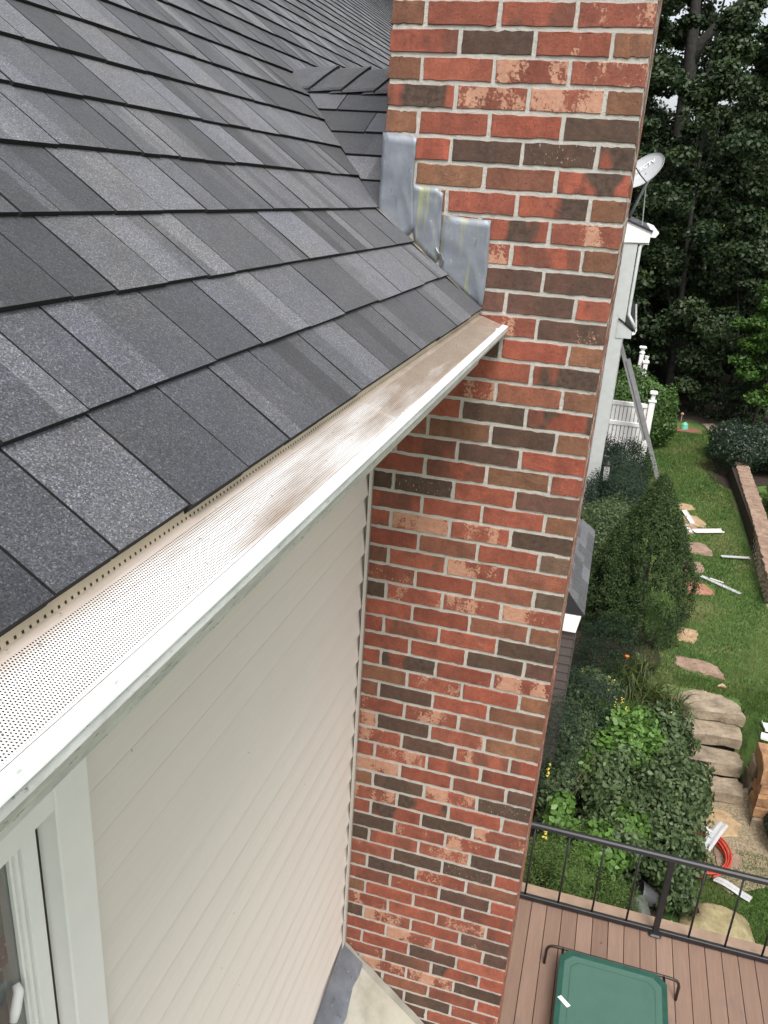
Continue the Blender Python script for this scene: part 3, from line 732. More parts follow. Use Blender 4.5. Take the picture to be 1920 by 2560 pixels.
lead([(.7022, -.336), (.601, -.343), (.603, -.405), (.604, -.470), (.592, -.590), (.632, -.640), (.701, -.560), (.7035, -.530), (.7025, -.440)], .0105, .002)
lead([(.612, -.470), (.530, -.476), (.512, -.490), (.512, -.545), (.507, -.668), (.520, -.682), (.588, -.626), (.606, -.560)], .0065, .0012)
lead([(.508, -.548), (.366, -.553), (.364, -.620), (.362, -.700), (.365, -.790), (.372, -.800), (.500, -.704), (.512, -.660)], .0085, .0025)
b = MB()      # tan metal apron under the lead, along the slope
prof = [(.378, -.802), (.50, -.706), (.60, -.629), (.706, -.548)]
V = [];
for (y, zz) in prof: V += [(-.0035, y - .012, zz + .040), (-.0035, y, zz + .004), (-.030, y + .002, zz + .010)]
F = [];
for k in range(3):
    for j in range(2): a = k * 3 + j; F.append((a, a + 1, a + 4, a + 3))
b.add(V, F); b.build('flashing_apron', plain('tan_flashing', (.40, .36, .29), .5, var=.2), chim)
# curled offcut of lead between the second and third flashing
MB().tube([(-.012, .520, -.640), (-.016, .510, -.655), (-.020, .500, -.655), (-.018, .494, -.672), (-.014, .500, -.690)], [.003, .004, .003, .004, .002], 5).build('lead_tab', M['lead'], chim)
# sloped cast-stone shoulder at the foot of the visible wall
wash = MB()
A = (-.002, .672, -3.493); B = (-.002, .309, -3.821); C = (-.55, .672, -3.60); B2 = (-.002, -.02, -4.14)
def pl(x, y):  # plane through A,B,C
    return -3.493 + (y - .672) * (.328 / .363) + x * (.107 / .548)
V = []; nx, nyy = 8, 10
for i in range(nx + 1):
    for j in range(nyy + 1):
        x = -.75 + (.748) * i / nx; y = -.02 + .692 * j / nyy; x -= .0; V.append((x, y, pl(x, y) + .004 * math.sin(x * 9) * math.sin(y * 8)))
F = [(i * (nyy + 1) + j, (i + 1) * (nyy + 1) + j, (i + 1) * (nyy + 1) + j + 1, i * (nyy + 1) + j + 1) for i in range(nx) for j in range(nyy)]
n = len(V)
# curved free edge: trim by a skirt
V += [(-.75, -.02, -4.6), (-.002, -.02, -4.6), (-.002, .672, -4.6), (-.75, .672, -4.6)]
F += [(0, n, n + 1, nx * (nyy + 1)), (0, nyy, n + 3, n)]
wash.add(V, F); wash.build('shoulder_cap', M['cap'], chim, True)
lf = MB(); V = []
for k in range(14):
    x = -.75 + .748 * k / 13; yb = .590 + .006 * math.sin(k * 1.9)
    V += [(x, WY - .012, pl(x, .672) + .055 + .004 * math.sin(k * 2.3)), (x, WY - .016, pl(x, .668) + .014), (x, yb, pl(x, yb) + .011)]
F = [];
for k in range(13):
    for j in range(2): a = k * 3 + j; F.append((a, a + 3, a + 4, a + 1))
lf.add(V, F); lf.build('wall_flashing', M['lead'], chim, True)
V = []
for k in range(16):
    y = .672 - .40 * k / 15; V += [(-.004, y, pl(0, y) + .022 + .003 * math.sin(k * 1.7)), (-.012, y, pl(0, y) + .006), (-.022, y, pl(-.02, y) + .002)]
F = []
for k in range(15):
    for j in range(2): a = k * 3 + j; F.append((a, a + 1, a + 4, a + 3))
MB().add(V, F).build('cap_joint', M['caulk'], chim)

# ------------------------------------------------------------------ deck, railing, pet cot
deck = empty('deck', (1.5, -2, -6.6)); tag(deck, 'brown composite plank deck at the foot of the chimney', 'deck')
DZ = -6.58; y = .55 - .0
y = -.12 + .1388 * 6 + .0
k = 0
ytop = -.103 + .1388 * 5
for i in range(36):
    y1 = ytop - i * .1388; y0 = y1 - .1335
    if y1 < -4.4: break
    o = MB().bbox(-3.0, 3.665, y0, y1, DZ - .025, DZ, .002).build('deck_board', M['deck'], deck); o['tone'] = R.random()
MB().bbox(3.668, 3.80, -4.4, .6, DZ - .024, DZ + .001, .002).build('border_board', plain('border_board_tan', (.30, .21, .15), .7), deck)
MB().box(3.76, 3.79, -4.4, .6, -7.3, DZ - .03).box(-3, 3.7, -4.40, -4.37, -7.3, DZ - .03).build('skirt', M['bay_wall'], deck)
rail = empty('deck_railing', (3.6, -1.2, DZ)); tag(rail, 'black metal railing with round balusters along the far deck edge', 'railing')
MB().prism([(3.568, -5.722), (3.575, -5.694), (3.590, -5.684), (3.612, -5.684), (3.628, -5.694), (3.634, -5.722)], -4.40, .45, 'y').build('top_rail', M['black_metal'], rail)
for (a, b_) in ((.45, -1.175), (-1.225, -3.0), (-3.05, -4.35)):
    if 0: MB().prism([(3.568, -5.722), (3.575, -5.694), (3.590, -5.684), (3.612, -5.684), (3.628, -5.694), (3.634, -5.722)], min(a, b_), max(a, b_), 'y').build('top_rail', M['black_metal'], rail)
    MB().bbox(3.582, 3.620, min(a, b_), max(a, b_), -6.565, -6.515, .004).build('bottom_rail', M['black_metal'], rail)
for yp in (.45, -1.20, -3.02, -4.37):
    p = MB().bbox(3.575, 3.625, yp - .025, yp + .025, DZ, -5.722, .003).build('post', M['black_metal'], rail)
    MB().bbox(3.545, 3.655, yp - .055, yp + .055, DZ + .001, DZ + .03, .012).build('post_base', M['black_metal'], p)
yb = .28
while yb > -4.3:
    if min(abs(yb - q) for q in (-1.20, -3.02)) > .05:
        MB().tube([(3.6, yb, -6.52), (3.6, yb, -5.715)], .0095, 8).build('baluster', M['black_metal'], rail, True)
    yb -= .305
    if -1.30 < yb < -1.2: yb = -1.48
cot = empty('pet_cot', (2.6, -.8, DZ)); tag(cot, 'raised pet cot with green mesh fabric on a dark tube frame', 'pet cot')
CX0, CX1, CY0, CY1, CZ = 2.02, 2.965, -1.245, -.385, -6.365
for xx in (CX0 + .05, CX1 - .0):
    pts = [(xx, CY1 + .11, DZ), (xx, CY1 + .11, CZ - .06), (xx, CY1 + .10, CZ - .03), (xx, CY1 + .085, CZ - .012), (xx, CY1 + .06, CZ - .004), (xx, CY1 + .02, CZ), (xx, CY0 - .02, CZ), (xx, CY0 - .06, CZ - .004), (xx, CY0 - .085, CZ - .012), (xx, CY0 - .10, CZ - .03), (xx, CY0 - .11, CZ - .06), (xx, CY0 - .11, DZ)]
    MB().tube(pts, .0125, 10).build('leg_tube', M['bronze_tube'], cot, True)
for yv in (CY0 + .02, CY1 - .02):
    MB().tube([(CX0 + .05, yv, CZ), (CX1, yv, CZ)], .0115, 10).build('side_tube', M['bronze_tube'], cot, True)
CC = .075
oc = [(CX0 + CC, CY0), (CX1 - CC - .01, CY0), (CX1 - .01, CY0 + CC), (CX1 - .01, CY1 - CC), (CX1 - CC - .01, CY1), (CX0 + CC, CY1), (CX0, CY1 - CC), (CX0, CY0 + CC)]
V = []; cx, cy = (CX0 + CX1) / 2, (CY0 + CY1) / 2
for f, zz in ((1.0, CZ - .006), (1.0, CZ + .013), (.985, CZ + .0145), (.90, CZ + .012)):
    V += [(cx + (x - cx) * f, cy + (y - cy) * f, zz) for x, y in oc]
F = []
for k in range(3):
    for j in range(8): F.append((k * 8 + j, k * 8 + (j + 1) % 8, (k + 1) * 8 + (j + 1) % 8, (k + 1) * 8 + j))
MB().add(V, F).build('hem', M['hem'], cot)
V = []; n = 8
for f in (.905, .7, .45, .2):
    V += [(cx + (x - cx) * f, cy + (y - cy) * f, CZ + .013 - .010 * (1 - f)) for x, y in oc]
V.append((cx, cy, CZ + .003)); F = []
for k in range(3):
    for j in range(8): F.append((k * 8 + j, k * 8 + (j + 1) % 8, (k + 1) * 8 + (j + 1) % 8, (k + 1) * 8 + j))
for j in range(8): F.append((24 + j, 24 + (j + 1) % 8, 32))
MB().add(V, F).build('fabric', M['fabric'], cot, True)
lb = MB().add([(2.475, -.398, CZ + .017), (2.50, -.425, CZ + .017), (2.432, -.505, CZ + .016), (2.408, -.48, CZ + .016)], [(0, 1, 2, 3)])
lb.build('paper_label', M['letter'], cot)

sm_ = MB()
for f0, f1 in ((.775, .783),):
    V = [(cx + (x - cx) * f, cy + (y - cy) * f, CZ + .0135 - .010 * (1 - f) + .0012) for f in (f0, f1) for x, y in oc]
    sm_.add(V, [(j, (j + 1) % 8, 8 + (j + 1) % 8, 8 + j) for j in range(8)])
for k in range(8):
    x, y = oc[k]; sm_.tube([(cx + (x - cx) * .97, cy + (y - cy) * .97, CZ + .015), (cx + (x - cx) * .90, cy + (y - cy) * .90, CZ + .0135)], .0016, 5)
sm_.build('seam', M['hem'], cot)
for k, (x, y, lb_) in enumerate([(2.7, -1.62, 'small dry brown leaf on the deck right of the cot'), (3.35, -.75, 'small dry leaf on the deck between cot and railing')]):
    a = R.uniform(0, 6); o = MB().add([(x, y, DZ + .004), (x + .018 * math.cos(a), y + .018 * math.sin(a), DZ + .010), (x + .04 * math.cos(a + .3), y + .04 * math.sin(a + .3), DZ + .006), (x + .018 * math.cos(a + .8), y + .018 * math.sin(a + .8), DZ + .012)], [(0, 1, 2, 3)]).build('dry_leaf', M['stalk']); tag(o, lb_, 'dry leaf')
lb2 = MB()
for k in range(70):
    x = R.uniform(-2.2, -.1); y = R.uniform(.305, .368); z0 = -.846 + .028 / .088 * (y - .283) + .0035; a = R.uniform(0, 6.28); l_ = R.uniform(.0015, .006)
    lb2.add([(x, y, z0), (x + l_ * math.cos(a), y + l_ * .4 * math.sin(a), z0 + .001), (x + l_ * 1.2 * math.cos(a + .4), y + l_ * .5 * math.sin(a + .4), z0 + .0004)], [(0, 1, 2)])
o = lb2.build('leaf_bits', M['stalk'], gut); o['kind'] = 'stuff'

# ------------------------------------------------------------------ house wing beyond the chimney
wing = empty('house_wing', (16, 2, -6.5)); tag(wing, 'far wing of the house with white rake board, corner trim and low shingled bay roof', 'house wing')
WX = 14.0
MB().box(WX, 19.5, -.12, 3.5, -6.9, -1.15).build('wall', M['shaded_siding'], wing)
MB().bbox(WX - .025, WX + .15, -.145, .10, -6.9, -1.15, .006).build('corner_trim', M['wing_trim'], wing)
def slope_z(y): return -.778 + (y - .068) * (.145 / .406)      # rake line at X = WX
RK = MB()
RK.prism([(-.338, slope_z(-.338)), (-.338, slope_z(-.338) - .20), (.09, -1.147), (1.2, slope_z(1.2) - .22), (1.2, slope_z(1.2))], WX - .05, WX - .02, 'x')
RK.build('rake_board', M['white_pvc'], wing)
MB().prism([(-.345, slope_z(-.345) + .004), (1.2, slope_z(1.2) + .004), (1.2, slope_z(1.2) - .03), (-.345, slope_z(-.345) - .03)], WX - .065, WX - .048, 'x').build('rake_trim', M['white_metal'], wing)
wr = MB().prism([(-.365, slope_z(-.365) + .012), (3.6, slope_z(3.6) + .012), (3.6, slope_z(3.6) - .02), (-.365, slope_z(-.365) - .02)], WX - .07, 19.6, 'x').build('roof', M['shingle_far'], wing)
for i in range(26):
    for j in range(6):
        x0 = WX - .075 + .2 * j * (1 + i * 0) + (i % 2) * .0; yb = -.37 + i * .135
        for q in range(2):
            xa = WX - .075 + j * .92 + q * .46 + R.uniform(-.1, .1) * (j + q > 0); xb = xa + R.uniform(.3, .46); 
            o = MB().add([(xa, yb, slope_z(yb) + .026), (xb, yb, slope_z(yb) + .026), (xb, yb + .14, slope_z(yb + .14) + .014), (xa, yb + .14, slope_z(yb + .14) + .014), (xa, yb, slope_z(yb) + .008), (xb, yb, slope_z(yb) + .008)],
                     [(0, 1, 2, 3), (4, 5, 1, 0)]).build('shingle', M['shingle'], wr) if i < 8 and j < 3 else None
            if o: o['tone'] = R.random() * .8
def kgutter(x0, x1, yi, zt, name, w_=.14, h_=.09):
    MB().prism([(yi, zt), (yi - w_, zt - .005), (yi - w_ - .015, zt - .03), (yi - w_ + .02, zt - .05), (yi - w_ + .04, zt - h_), (yi, zt - h_)], x0, x1, 'x').build(name, M['white_metal'], wing)
MB().prism([(-.305, -.90), (-.33, -.89), (-.475, -.935), (-.48, -.955), (-.43, -1.03), (-.335, -1.03)], WX - .03, 19.6, 'x').build('gutter', M['white_metal'], wing)
MB().box(WX, 19.5, -.34, -.12, -1.16, -1.147).build('soffit', M['white_pvc'], wing)
# pent cornice lower on the wing wall
MB().prism([(-.02, -2.52), (-.30, -2.72), (-.30, -2.86), (-.02, -2.865)], WX - .04, WX + 4.5, 'x').build('pent_cornice', M['wing_trim'], wing)
MB().prism([(-.02, -2.49), (-.36, -2.705), (-.36, -2.73), (-.02, -2.52)], WX - .06, WX + 4.5, 'x').build('pent_roof', M['shingle_edge'], wing)
MB().prism([(-.303, -2.735), (-.37, -2.68), (-.385, -2.70), (-.36, -2.77), (-.31, -2.79)], WX - .05, WX + 4.5, 'x').build('pent_gutter', M['white_metal'], wing)
MB().tube([(WX + .1, -.32, -1.03), (WX + .05, -.26, -1.12), (WX, -.195, -1.20), (WX, -.185, -2.30), (WX - .02, -.19, -2.42), (WX - .05, -.26, -2.52), (WX - .06, -.35, -2.66)], .032, 8).build('downspout', M['wing_trim'], wing, True)
MB().bbox(WX + 3.3, WX + 3.36, -.19, -.12, -6.9, -2.87, .004).build('corner_post', M['wing_trim'], wing)
# low bay roof
bz = lambda x: 0
BX0, BX1, BYE, BZE = 5.45, 7.9, -.165, -4.50
bay = MB().add([(BX0, BYE, BZE), (BX1, BYE + .02, BZE), (BX1 - .5, .45, -3.92), (BX0 + .35, .45, -3.92), (BX0, .45, BZE)],
               [(0, 1, 2, 3), (0, 3, 4)]).build('bay_roof', M['shingle_edge'], wing)
def bayP(u, x):  # u 0..1 up the slope
    return (x, BYE + (.45 - BYE) * u, BZE + .58 * u + .006)
for i in range(7):
    u0, u1 = i / 7, (i + 1) / 7 + .02; x = BX0 + .35 * u0 + .0
    while x < BX1 - .5 * u0:
        x1 = min(x + R.uniform(.13, .3), BX1 - .5 * u0)
        a, b_, c_, d_ = bayP(u0, x), bayP(u0, x1 - .004), bayP(u1, x1 - .004), bayP(u1, x + (.35 * (u1 - u0) if x < BX0 + .35 * u0 + .01 else 0))
        o = MB().add([(a[0], a[1], a[2] + .010), (b_[0], b_[1], b_[2] + .010), c_, d_, (a[0], a[1], a[2] - .006), (b_[0], b_[1], b_[2] - .006), (d_[0], d_[1], d_[2] - .01), (c_[0], c_[1], c_[2] - .01)], [(0, 1, 2, 3), (4, 5, 1, 0), (4, 0, 3, 6), (1, 5, 7, 2)]).build('shingle', M['shingle'], bay)
        o['tone'] = R.choice([.1, .2, .55, .65, .8]); x = x1
MB().add([(BX0 - .02, BYE + .03, BZE - .012), (BX0 - .02, .4, BZE - .012), (BX0 - .02, .4, BZE - .20), (BX0 - .02, BYE + .06, BZE - .20),
          (BX1, BYE + .03, BZE - .012), (BX1, .4, BZE - .012), (BX1, .4, BZE - .20), (BX1, BYE + .06, BZE - .20)],
         [(0, 1, 2, 3)[::-1], (0, 4, 5, 1)[::-1], (0, 3, 7, 4), (3, 2, 6, 7)]).build('bay_fascia', M['white_pvc'], wing)
bw = MB(); zz = BZE - .21
MB().box(BX0 + .05, BX1 - .05, -.10, .4, -7.2, BZE - .20).build('bay_wall', M['bay_wall'], wing)
while zz > -6.7:
    MB().prism([(-.105, zz), (-.115, zz - .10), (-.102, zz - .10), (-.10, zz)], BX0 + .03, BX1 - .04, 'x').build('bay_siding_board', M['bay_wall'], wing)
    MB().prism([(BX0 + .045, zz), (BX0 + .032, zz - .10), (BX0 + .045, zz - .10), (BX0 + .05, zz)], -.10, .38, 'y').build('bay_siding_board', M['bay_wall'], wing)
    zz -= .104
# satellite dish on the wing roof
dish = empty('satellite_dish', (14.8, 0, -.72)); tag(dish, 'grey satellite dish with white lettering on the far roof edge', 'satellite dish')
dc = Vector((14.6, -.03, .10)); dn = Vector((-.62, .55, .55)).normalized()
du = Vector((0, 0, 1)); du = (du - dn * du.dot(dn)).normalized(); dv = dn.cross(du).normalized()
ba = math.radians(135); bv = dv * math.cos(ba) + du * math.sin(ba); uv_ = dn.cross(bv).normalized(); dv, du = bv, uv_
V = []; F = []; nr, na = 6, 36
for s_, off in ((1, 0.0), (0, -.008)):
    for i in range(nr + 1):
        for j in range(na):
            r = i / nr; a = 2 * math.pi * j / na; q = dc + dv * (r * .41 * math.cos(a)) + du * (r * .34 * math.sin(a)) + dn * (.09 * (r * r - 1) + off); V.append(q)
n1 = (nr + 1) * na
for s_ in (0, 1):
    for i in range(nr):
        for j in range(na):
            f = (s_ * n1 + i * na + j, s_ * n1 + i * na + (j + 1) % na, s_ * n1 + (i + 1) * na + (j + 1) % na, s_ * n1 + (i + 1) * na + j); F.append(f if s_ else f[::-1])
for j in range(na): F.append((nr * na + j, nr * na + (j + 1) % na, n1 + nr * na + (j + 1) % na, n1 + nr * na + j))
refl = MB().add(V, F).build('reflector', M['dish'], dish, True)
tc = bpy.data.curves.new('lettering', 'FONT'); tc.body = 'DIRECTV'; tc.size = .13; tc.align_x = 'CENTER'; tc.extrude = .002; tc.materials.append(M['letter']); tc.space_character = 1.02
to_c = bpy.data.objects.new('lettering_curve', tc); tme = bpy.data.meshes.new_from_object(to_c); bpy.data.objects.remove(to_c); tme.materials.clear(); tme.materials.append(M['letter'])
to = bpy.data.objects.new('lettering', tme); COL.objects.link(to); to.parent = refl
R3 = Matrix(((dv.x, du.x, dn.x), (dv.y, du.y, dn.y), (dv.z, du.z, dn.z))).to_4x4()
def setw(o, m):
    L = Vector((0, 0, 0)); p = o.parent
    while p is not None: L += p.location; p = p.parent
    o.matrix_local = Matrix.Translation(-L) @ m
if R3.determinant() < 0: R3 = Matrix(((dv.x, du.x, dn.x), (dv.y, du.y, dn.y), (dv.z, du.z, dn.z))).to_4x4()
setw(to, Matrix.Translation(dc + du * .08 - dv * .02 - dn * .040) @ R3)
lowp = dc - du * .37
MB().tube([lowp + dn * .0, lowp + dn * .25 - du * .04, lowp + dn * .5 + du * .02], .012, 6).build('feed_arm', M['black_metal'], dish)
fe = lowp + dn * .5 + du * .02
MB().tube([fe - du * .03, fe + du * .05], .035, 8).tube([fe + dv * -.05, fe + dv * .05], .028, 8).build('feed_horn', M['dish'], dish)
MB().tube([dc - dn * .10, dc - dn * .16 - du * .12, Vector((14.8, .10, slope_z(.10) + .0))], .028, 8).build('mast', M['alu'], dish, True)
MB().tube([dc - dn * .12 - du * .05, Vector((14.6, -.17, slope_z(-.17) + .02))], .012, 6).build('strut', M['alu'], dish)

# wall lantern beside the dark hedge
lan = empty('wall_lantern', (13.9, -.28, -5.4)); tag(lan, 'small black glass lantern on the wing wall above the dark hedge', 'lantern')
lx, ly = 13.7, -.26
MB().box(lx - .07, lx + .07, ly - .07, ly + .07, -5.62, -5.60).box(lx - .07, lx + .07, ly - .07, ly + .07, -5.30, -5.28).tube([(lx, ly, -5.28), (lx, ly, -5.20)], [.06, .01], 8).tube([(lx, ly, -5.22), (lx, ly, -5.12), (lx, ly + .12, -5.12)], .01, 6).build('cage', M['black_metal'], lan)
for a in (-1, 1):
    for c_ in (-1, 1): MB().box(lx + a * .062 - .006, lx + a * .062 + .006, ly + c_ * .062 - .006, ly + c_ * .062 + .006, -5.60, -5.30).build('cage_bar', M['black_metal'], lan)
MB().box(lx - .055, lx + .055, ly - .055, ly + .055, -5.598, -5.302).build('glass', M['clear'], lan)

# ------------------------------------------------------------------ fence panel, posts, ladder
fence = empty('picket_fence', (18, -.6, -6.5)); tag(fence, 'white vinyl privacy fence panel behind the leaning ladder', 'fence')
for yy in (-1.10, -.06):
    p = MB().bbox(17.93, 18.07, yy - .07, yy + .07, -6.55, -4.86, .008).build('post', M['white_pvc'], fence)
    MB().bbox(17.91, 18.09, yy - .095, yy + .095, -4.86, -4.82, .006).bbox(17.95, 18.05, yy - .05, yy + .05, -4.82, -4.68, .02).bbox(17.91, 18.09, yy - .09, yy + .09, -4.68, -4.60, .02).build('post_cap', M['white_pvc'], p)
for zt in (-4.93, -5.42, -6.30):
    MB().bbox(17.965, 18.035, -1.03, -.13, zt - .10, zt, .008).build('fence_rail', M['white_pvc'], fence)
yy = -1.02
while yy < -.15:
    MB().bbox(17.985, 18.012, yy, yy + .078, -6.45, -4.97, .003).build('picket', M['white_pvc'], fence); yy += .092
fp = empty('fence_post', (22, -.85, -6.5)); tag(fp, 'white finial fence post rising above the round green bush', 'fence post')
MB().bbox(21.9, 22.05, -.86, -.74, -6.5, -4.42, .01).build('shaft', M['white_pvc'], fp)
MB().bbox(21.87, 22.08, -.90, -.70, -4.24, -4.18, .02).tube([(21.97, -.80, -4.42), (21.97, -.80, -4.36), (21.97, -.80, -4.3), (21.97, -.80, -4.24)], [.06, .085, .05, .075], 12).build('finial', M['white_pvc'], fp)
MB().bbox(21.80, 21.95, -1.0, -.88, -6.5, -4.62, .01).bbox(21.78, 21.97, -1.03, -.85, -4.62, -4.55, .012).tube([(21.87, -.94, -4.55), (21.87, -.94, -4.47), (21.87, -.94, -4.42)], [.04, .06, .07], 12).build('side_post', M['white_pvc'], fp)
lad = empty('extension_ladder', (17.2, -1.5, -6.5)); tag(lad, 'grey extension ladder leaning from the lawn up to the wing eave', 'ladder')
F0 = Vector((17.25, -1.50, -6.5)); T0 = Vector((17.55, -.02, -3.0)); ld = (T0 - F0).normalized(); lw = Vector((1, 0, 0)); lw = (lw - ld * lw.dot(ld)).normalized(); ln = ld.cross(lw)
LL = (T0 - F0).length
def lbox(a, b, hw, hn, cw, name, mat):
    V = []
    for q in (a, b):
        for s1, s2 in ((-1, -1), (1, -1), (1, 1), (-1, 1)): V.append(q + lw * (cw + s1 * hw) + ln * (s2 * hn))
    return MB().add(V, [(0, 1, 2, 3), (7, 6, 5, 4), (0, 4, 5, 1), (1, 5, 6, 2), (2, 6, 7, 3), (3, 7, 4, 0)]).build(name, mat, lad)
for cw in (-.21, .21):
    lbox(F0, F0 + ld * 2.9, .014, .040, cw, 'lower_rail', M['alu'])
    lbox(F0 + ld * 1.0 + ln * .07, T0 + ln * .07, .013, .036, cw * .9, 'upper_rail', M['fibreglass'])
for k in range(12):
    q = F0 + ld * (.25 + .305 * k)
    if .25 + .305 * k > LL: break
    oo = ln * (.07 if k > 3 else 0)
    MB().tube([q - lw * .2 + oo, q + lw * .2 + oo], .017, 8).build('rung', M['alu'], lad, True)
for cw in (-.21, .21): MB().tube([F0 + lw * cw, F0 + lw * cw - Vector((0, 0, .03))], [.03, .04], 8).build('foot', M['black_metal'], lad)
lbox(F0 + ld * .95 - ln * .045, F0 + ld * 1.05 - ln * .045, .016, .002, -.21, 'sticker', M['teal'])

# ------------------------------------------------------------------ stones
def slab(name, poly, z, th, mat, label, cat, group=None, tilt=0, parent=None, jag=.012, seed=0):
    rr_ = random.Random(seed + int(abs(poly[0][0] * 100))); pts = []
    n0 = len(poly)
    for i in range(n0):
        a, b_ = poly[i], poly[(i + 1) % n0]; m = 4
        for k in range(m): f = k / m; pts.append((a[0] + (b_[0] - a[0]) * f + rr_.gauss(0, jag), a[1] + (b_[1] - a[1]) * f + rr_.gauss(0, jag)))
    # ensure ccw
    ar = sum(pts[i][0] * pts[(i + 1) % len(pts)][1] - pts[(i + 1) % len(pts)][0] * pts[i][1] for i in range(len(pts)))
    if ar < 0: pts.reverse()
    n = len(pts); cx = sum(p[0] for p in pts) / n; cy = sum(p[1] for p in pts) / n; V = []
    for f, dz in ((.985, -th), (1.01, -th * .45), (1.0, -.010), (.972, .001), (.6, .003), (.3, .0)):
        V += [(cx + (x - cx) * f + (rr_.gauss(0, jag * .5) if 0 < f > .99 else 0), cy + (y - cy) * f, z + dz + rr_.gauss(0, .004)) for x, y in pts]
    F = []
    for k in range(5):
        for j in range(n): F.append((k * n + j, k * n + (j + 1) % n, (k + 1) * n + (j + 1) % n, (k + 1) * n + j))
    F.append(tuple(5 * n + j for j in range(n)))
    o = MB().add(V, F).build(name, mat, parent)
    if label: tag(o, label, cat, group)
    return o
GS = 'stepping stones set in the lawn'
slab('stepping_stone', [(15.55, -1.75), (15.67, -2.14), (15.3, -2.25), (15.06, -1.75)], -6.485, .05, M['flag_tan'], 'farthest tan stepping stone in the lawn above the white scraps', 'stepping stone', GS)
slab('stepping_stone', [(14.85, -1.95), (14.92, -2.22), (14.51, -2.4), (14.29, -2.36), (14.25, -1.95)], -6.485, .05, M['flag_tan'], 'tan stepping stone with a white strip across its left side', 'stepping stone', GS)
slab('stepping_stone', [(14.3, -1.85), (14.21, -2.2), (13.98, -2.25), (13.72, -1.9)], -6.485, .05, M['flag_pink'], 'pinkish stepping stone partly under the white channel scrap', 'stepping stone', GS)
slab('stepping_stone', [(13.27, -1.8), (13.37, -2.28), (13.02, -2.4), (12.76, -2.38), (12.8, -1.8)], -6.485, .05, M['flag_pink'], 'rounded pinkish stepping stone left of the thin grey strip', 'stepping stone', GS)
slab('stepping_stone', [(12.39, -1.8), (12.37, -2.17), (11.92, -2.18), (11.85, -1.8)], -6.485, .05, M['flag_pink'], 'small square pinkish stepping stone against the conical evergreen', 'stepping stone', GS)
slab('stepping_stone', [(11.47, -1.8), (11.42, -2.15), (11.02, -2.33), (10.92, -1.8)], -6.485, .05, mk_stone('red_flagstone', (.24, .11, .07), (.36, .17, .11), (.42, .24, .16)), 'reddish pointed stepping stone beside the long pale plank scrap', 'stepping stone', GS)
slab('stepping_stone', [(9.65, -1.6), (9.61, -1.91), (9.46, -1.94), (9.17, -1.85), (9.2, -1.6)], -6.485, .05, M['flag_tan'], 'tan stepping stone at the lower right edge of the conical evergreen', 'stepping stone', GS)
slab('stepping_stone', [(8.72, -1.55), (8.68, -1.96), (8.59, -2.12), (8.4, -2.2), (8.27, -2.19), (8.32, -1.92), (8.41, -1.55)], -6.485, .06, M['flag_pink'], 'large long stepping stone nearest the top of the stone stairs', 'stepping stone', GS)
GT = 'rough stone stairs up to the lawn'
slab('stone_step', [(7.38, -1.45), (7.62, -1.45), (7.88, -1.8), (7.86, -2.11), (7.66, -2.36), (7.42, -2.35), (7.41, -2.0)], -6.50, .15, M['step_stone'], 'topmost rough stone step level with the lawn', 'stone step', GT, jag=.014)
slab('stone_step', [(7.10, -1.60), (7.40, -1.60), (7.52, -2.2), (7.44, -2.35), (7.15, -2.34)], -6.67, .15, M['step_stone'], 'second stone step down from the lawn', 'stone step', GT, jag=.013)
slab('stone_step', [(6.76, -1.55), (7.10, -1.60), (7.12, -2.3), (7.0, -2.36), (6.80, -2.34)], -6.84, .15, M['step_stone'], 'third stone step down from the lawn', 'stone step', GT, jag=.013)
slab('stone_step', [(6.42, -1.50), (6.76, -1.58), (6.80, -2.32), (6.68, -2.38), (6.50, -2.36)], -7.01, .15, M['step_stone'], 'lowest stone step beside the broken wall', 'stone step', GT, jag=.013)
for (xa, xb, zt) in ((7.47, 7.80, -6.56), (7.22, 7.50, -6.73), (6.88, 7.25, -6.90), (6.56, 6.92, -7.07)):
    tag(MB().box(xa, xb, -2.30, -1.62, -7.3, zt).build('soil_riser', M['mulch']), kind='structure')
slab('flagstone', [(6.46, -1.5), (6.36, -1.87), (6.32, -2.19), (6.14, -2.33), (5.91, -2.25), (5.87, -1.92), (6.0, -1.5)], -7.165, .05, M['flag_tan'], 'broad tan flagstone at the foot of the stone stairs', 'flagstone')
slab('flagstone', [(5.70, -1.98), (5.70, -2.16), (5.59, -2.26), (5.41, -2.22), (5.36, -2.0)], -7.165, .05, M['flag_pink'], 'rounded flagstone under the red coiled pipe', 'flagstone')
slab('flagstone', [(23.3, -2.9), (23.5, -3.4), (23.1, -3.8), (22.5, -3.75), (22.5, -3.1)], -6.46, .08, M['step_stone'], 'low grey ledge stone at the far lawn edge left of the holly', 'ledge stone')
slab('flagstone', [(22.6, -4.2), (22.8, -5.4), (22.0, -5.5), (21.9, -4.3)], -6.46, .08, M['step_stone'], 'low grey ledge stone at the far lawn edge right of the holly', 'ledge stone')
bo = blob('boulder', (4.53, -1.92, -7.24), (.31, .38, .22), M['boulder'], jag=.16, seed=8, sub=4); tag(bo, 'large flat topped lichen boulder just beyond the railing', 'boulder')
for v in bo.data.vertices:
    v.co.z = min(v.co.z, -7.075 + .012 * math.sin(v.co.x * 11) + .01 * math.sin(v.co.y * 17))
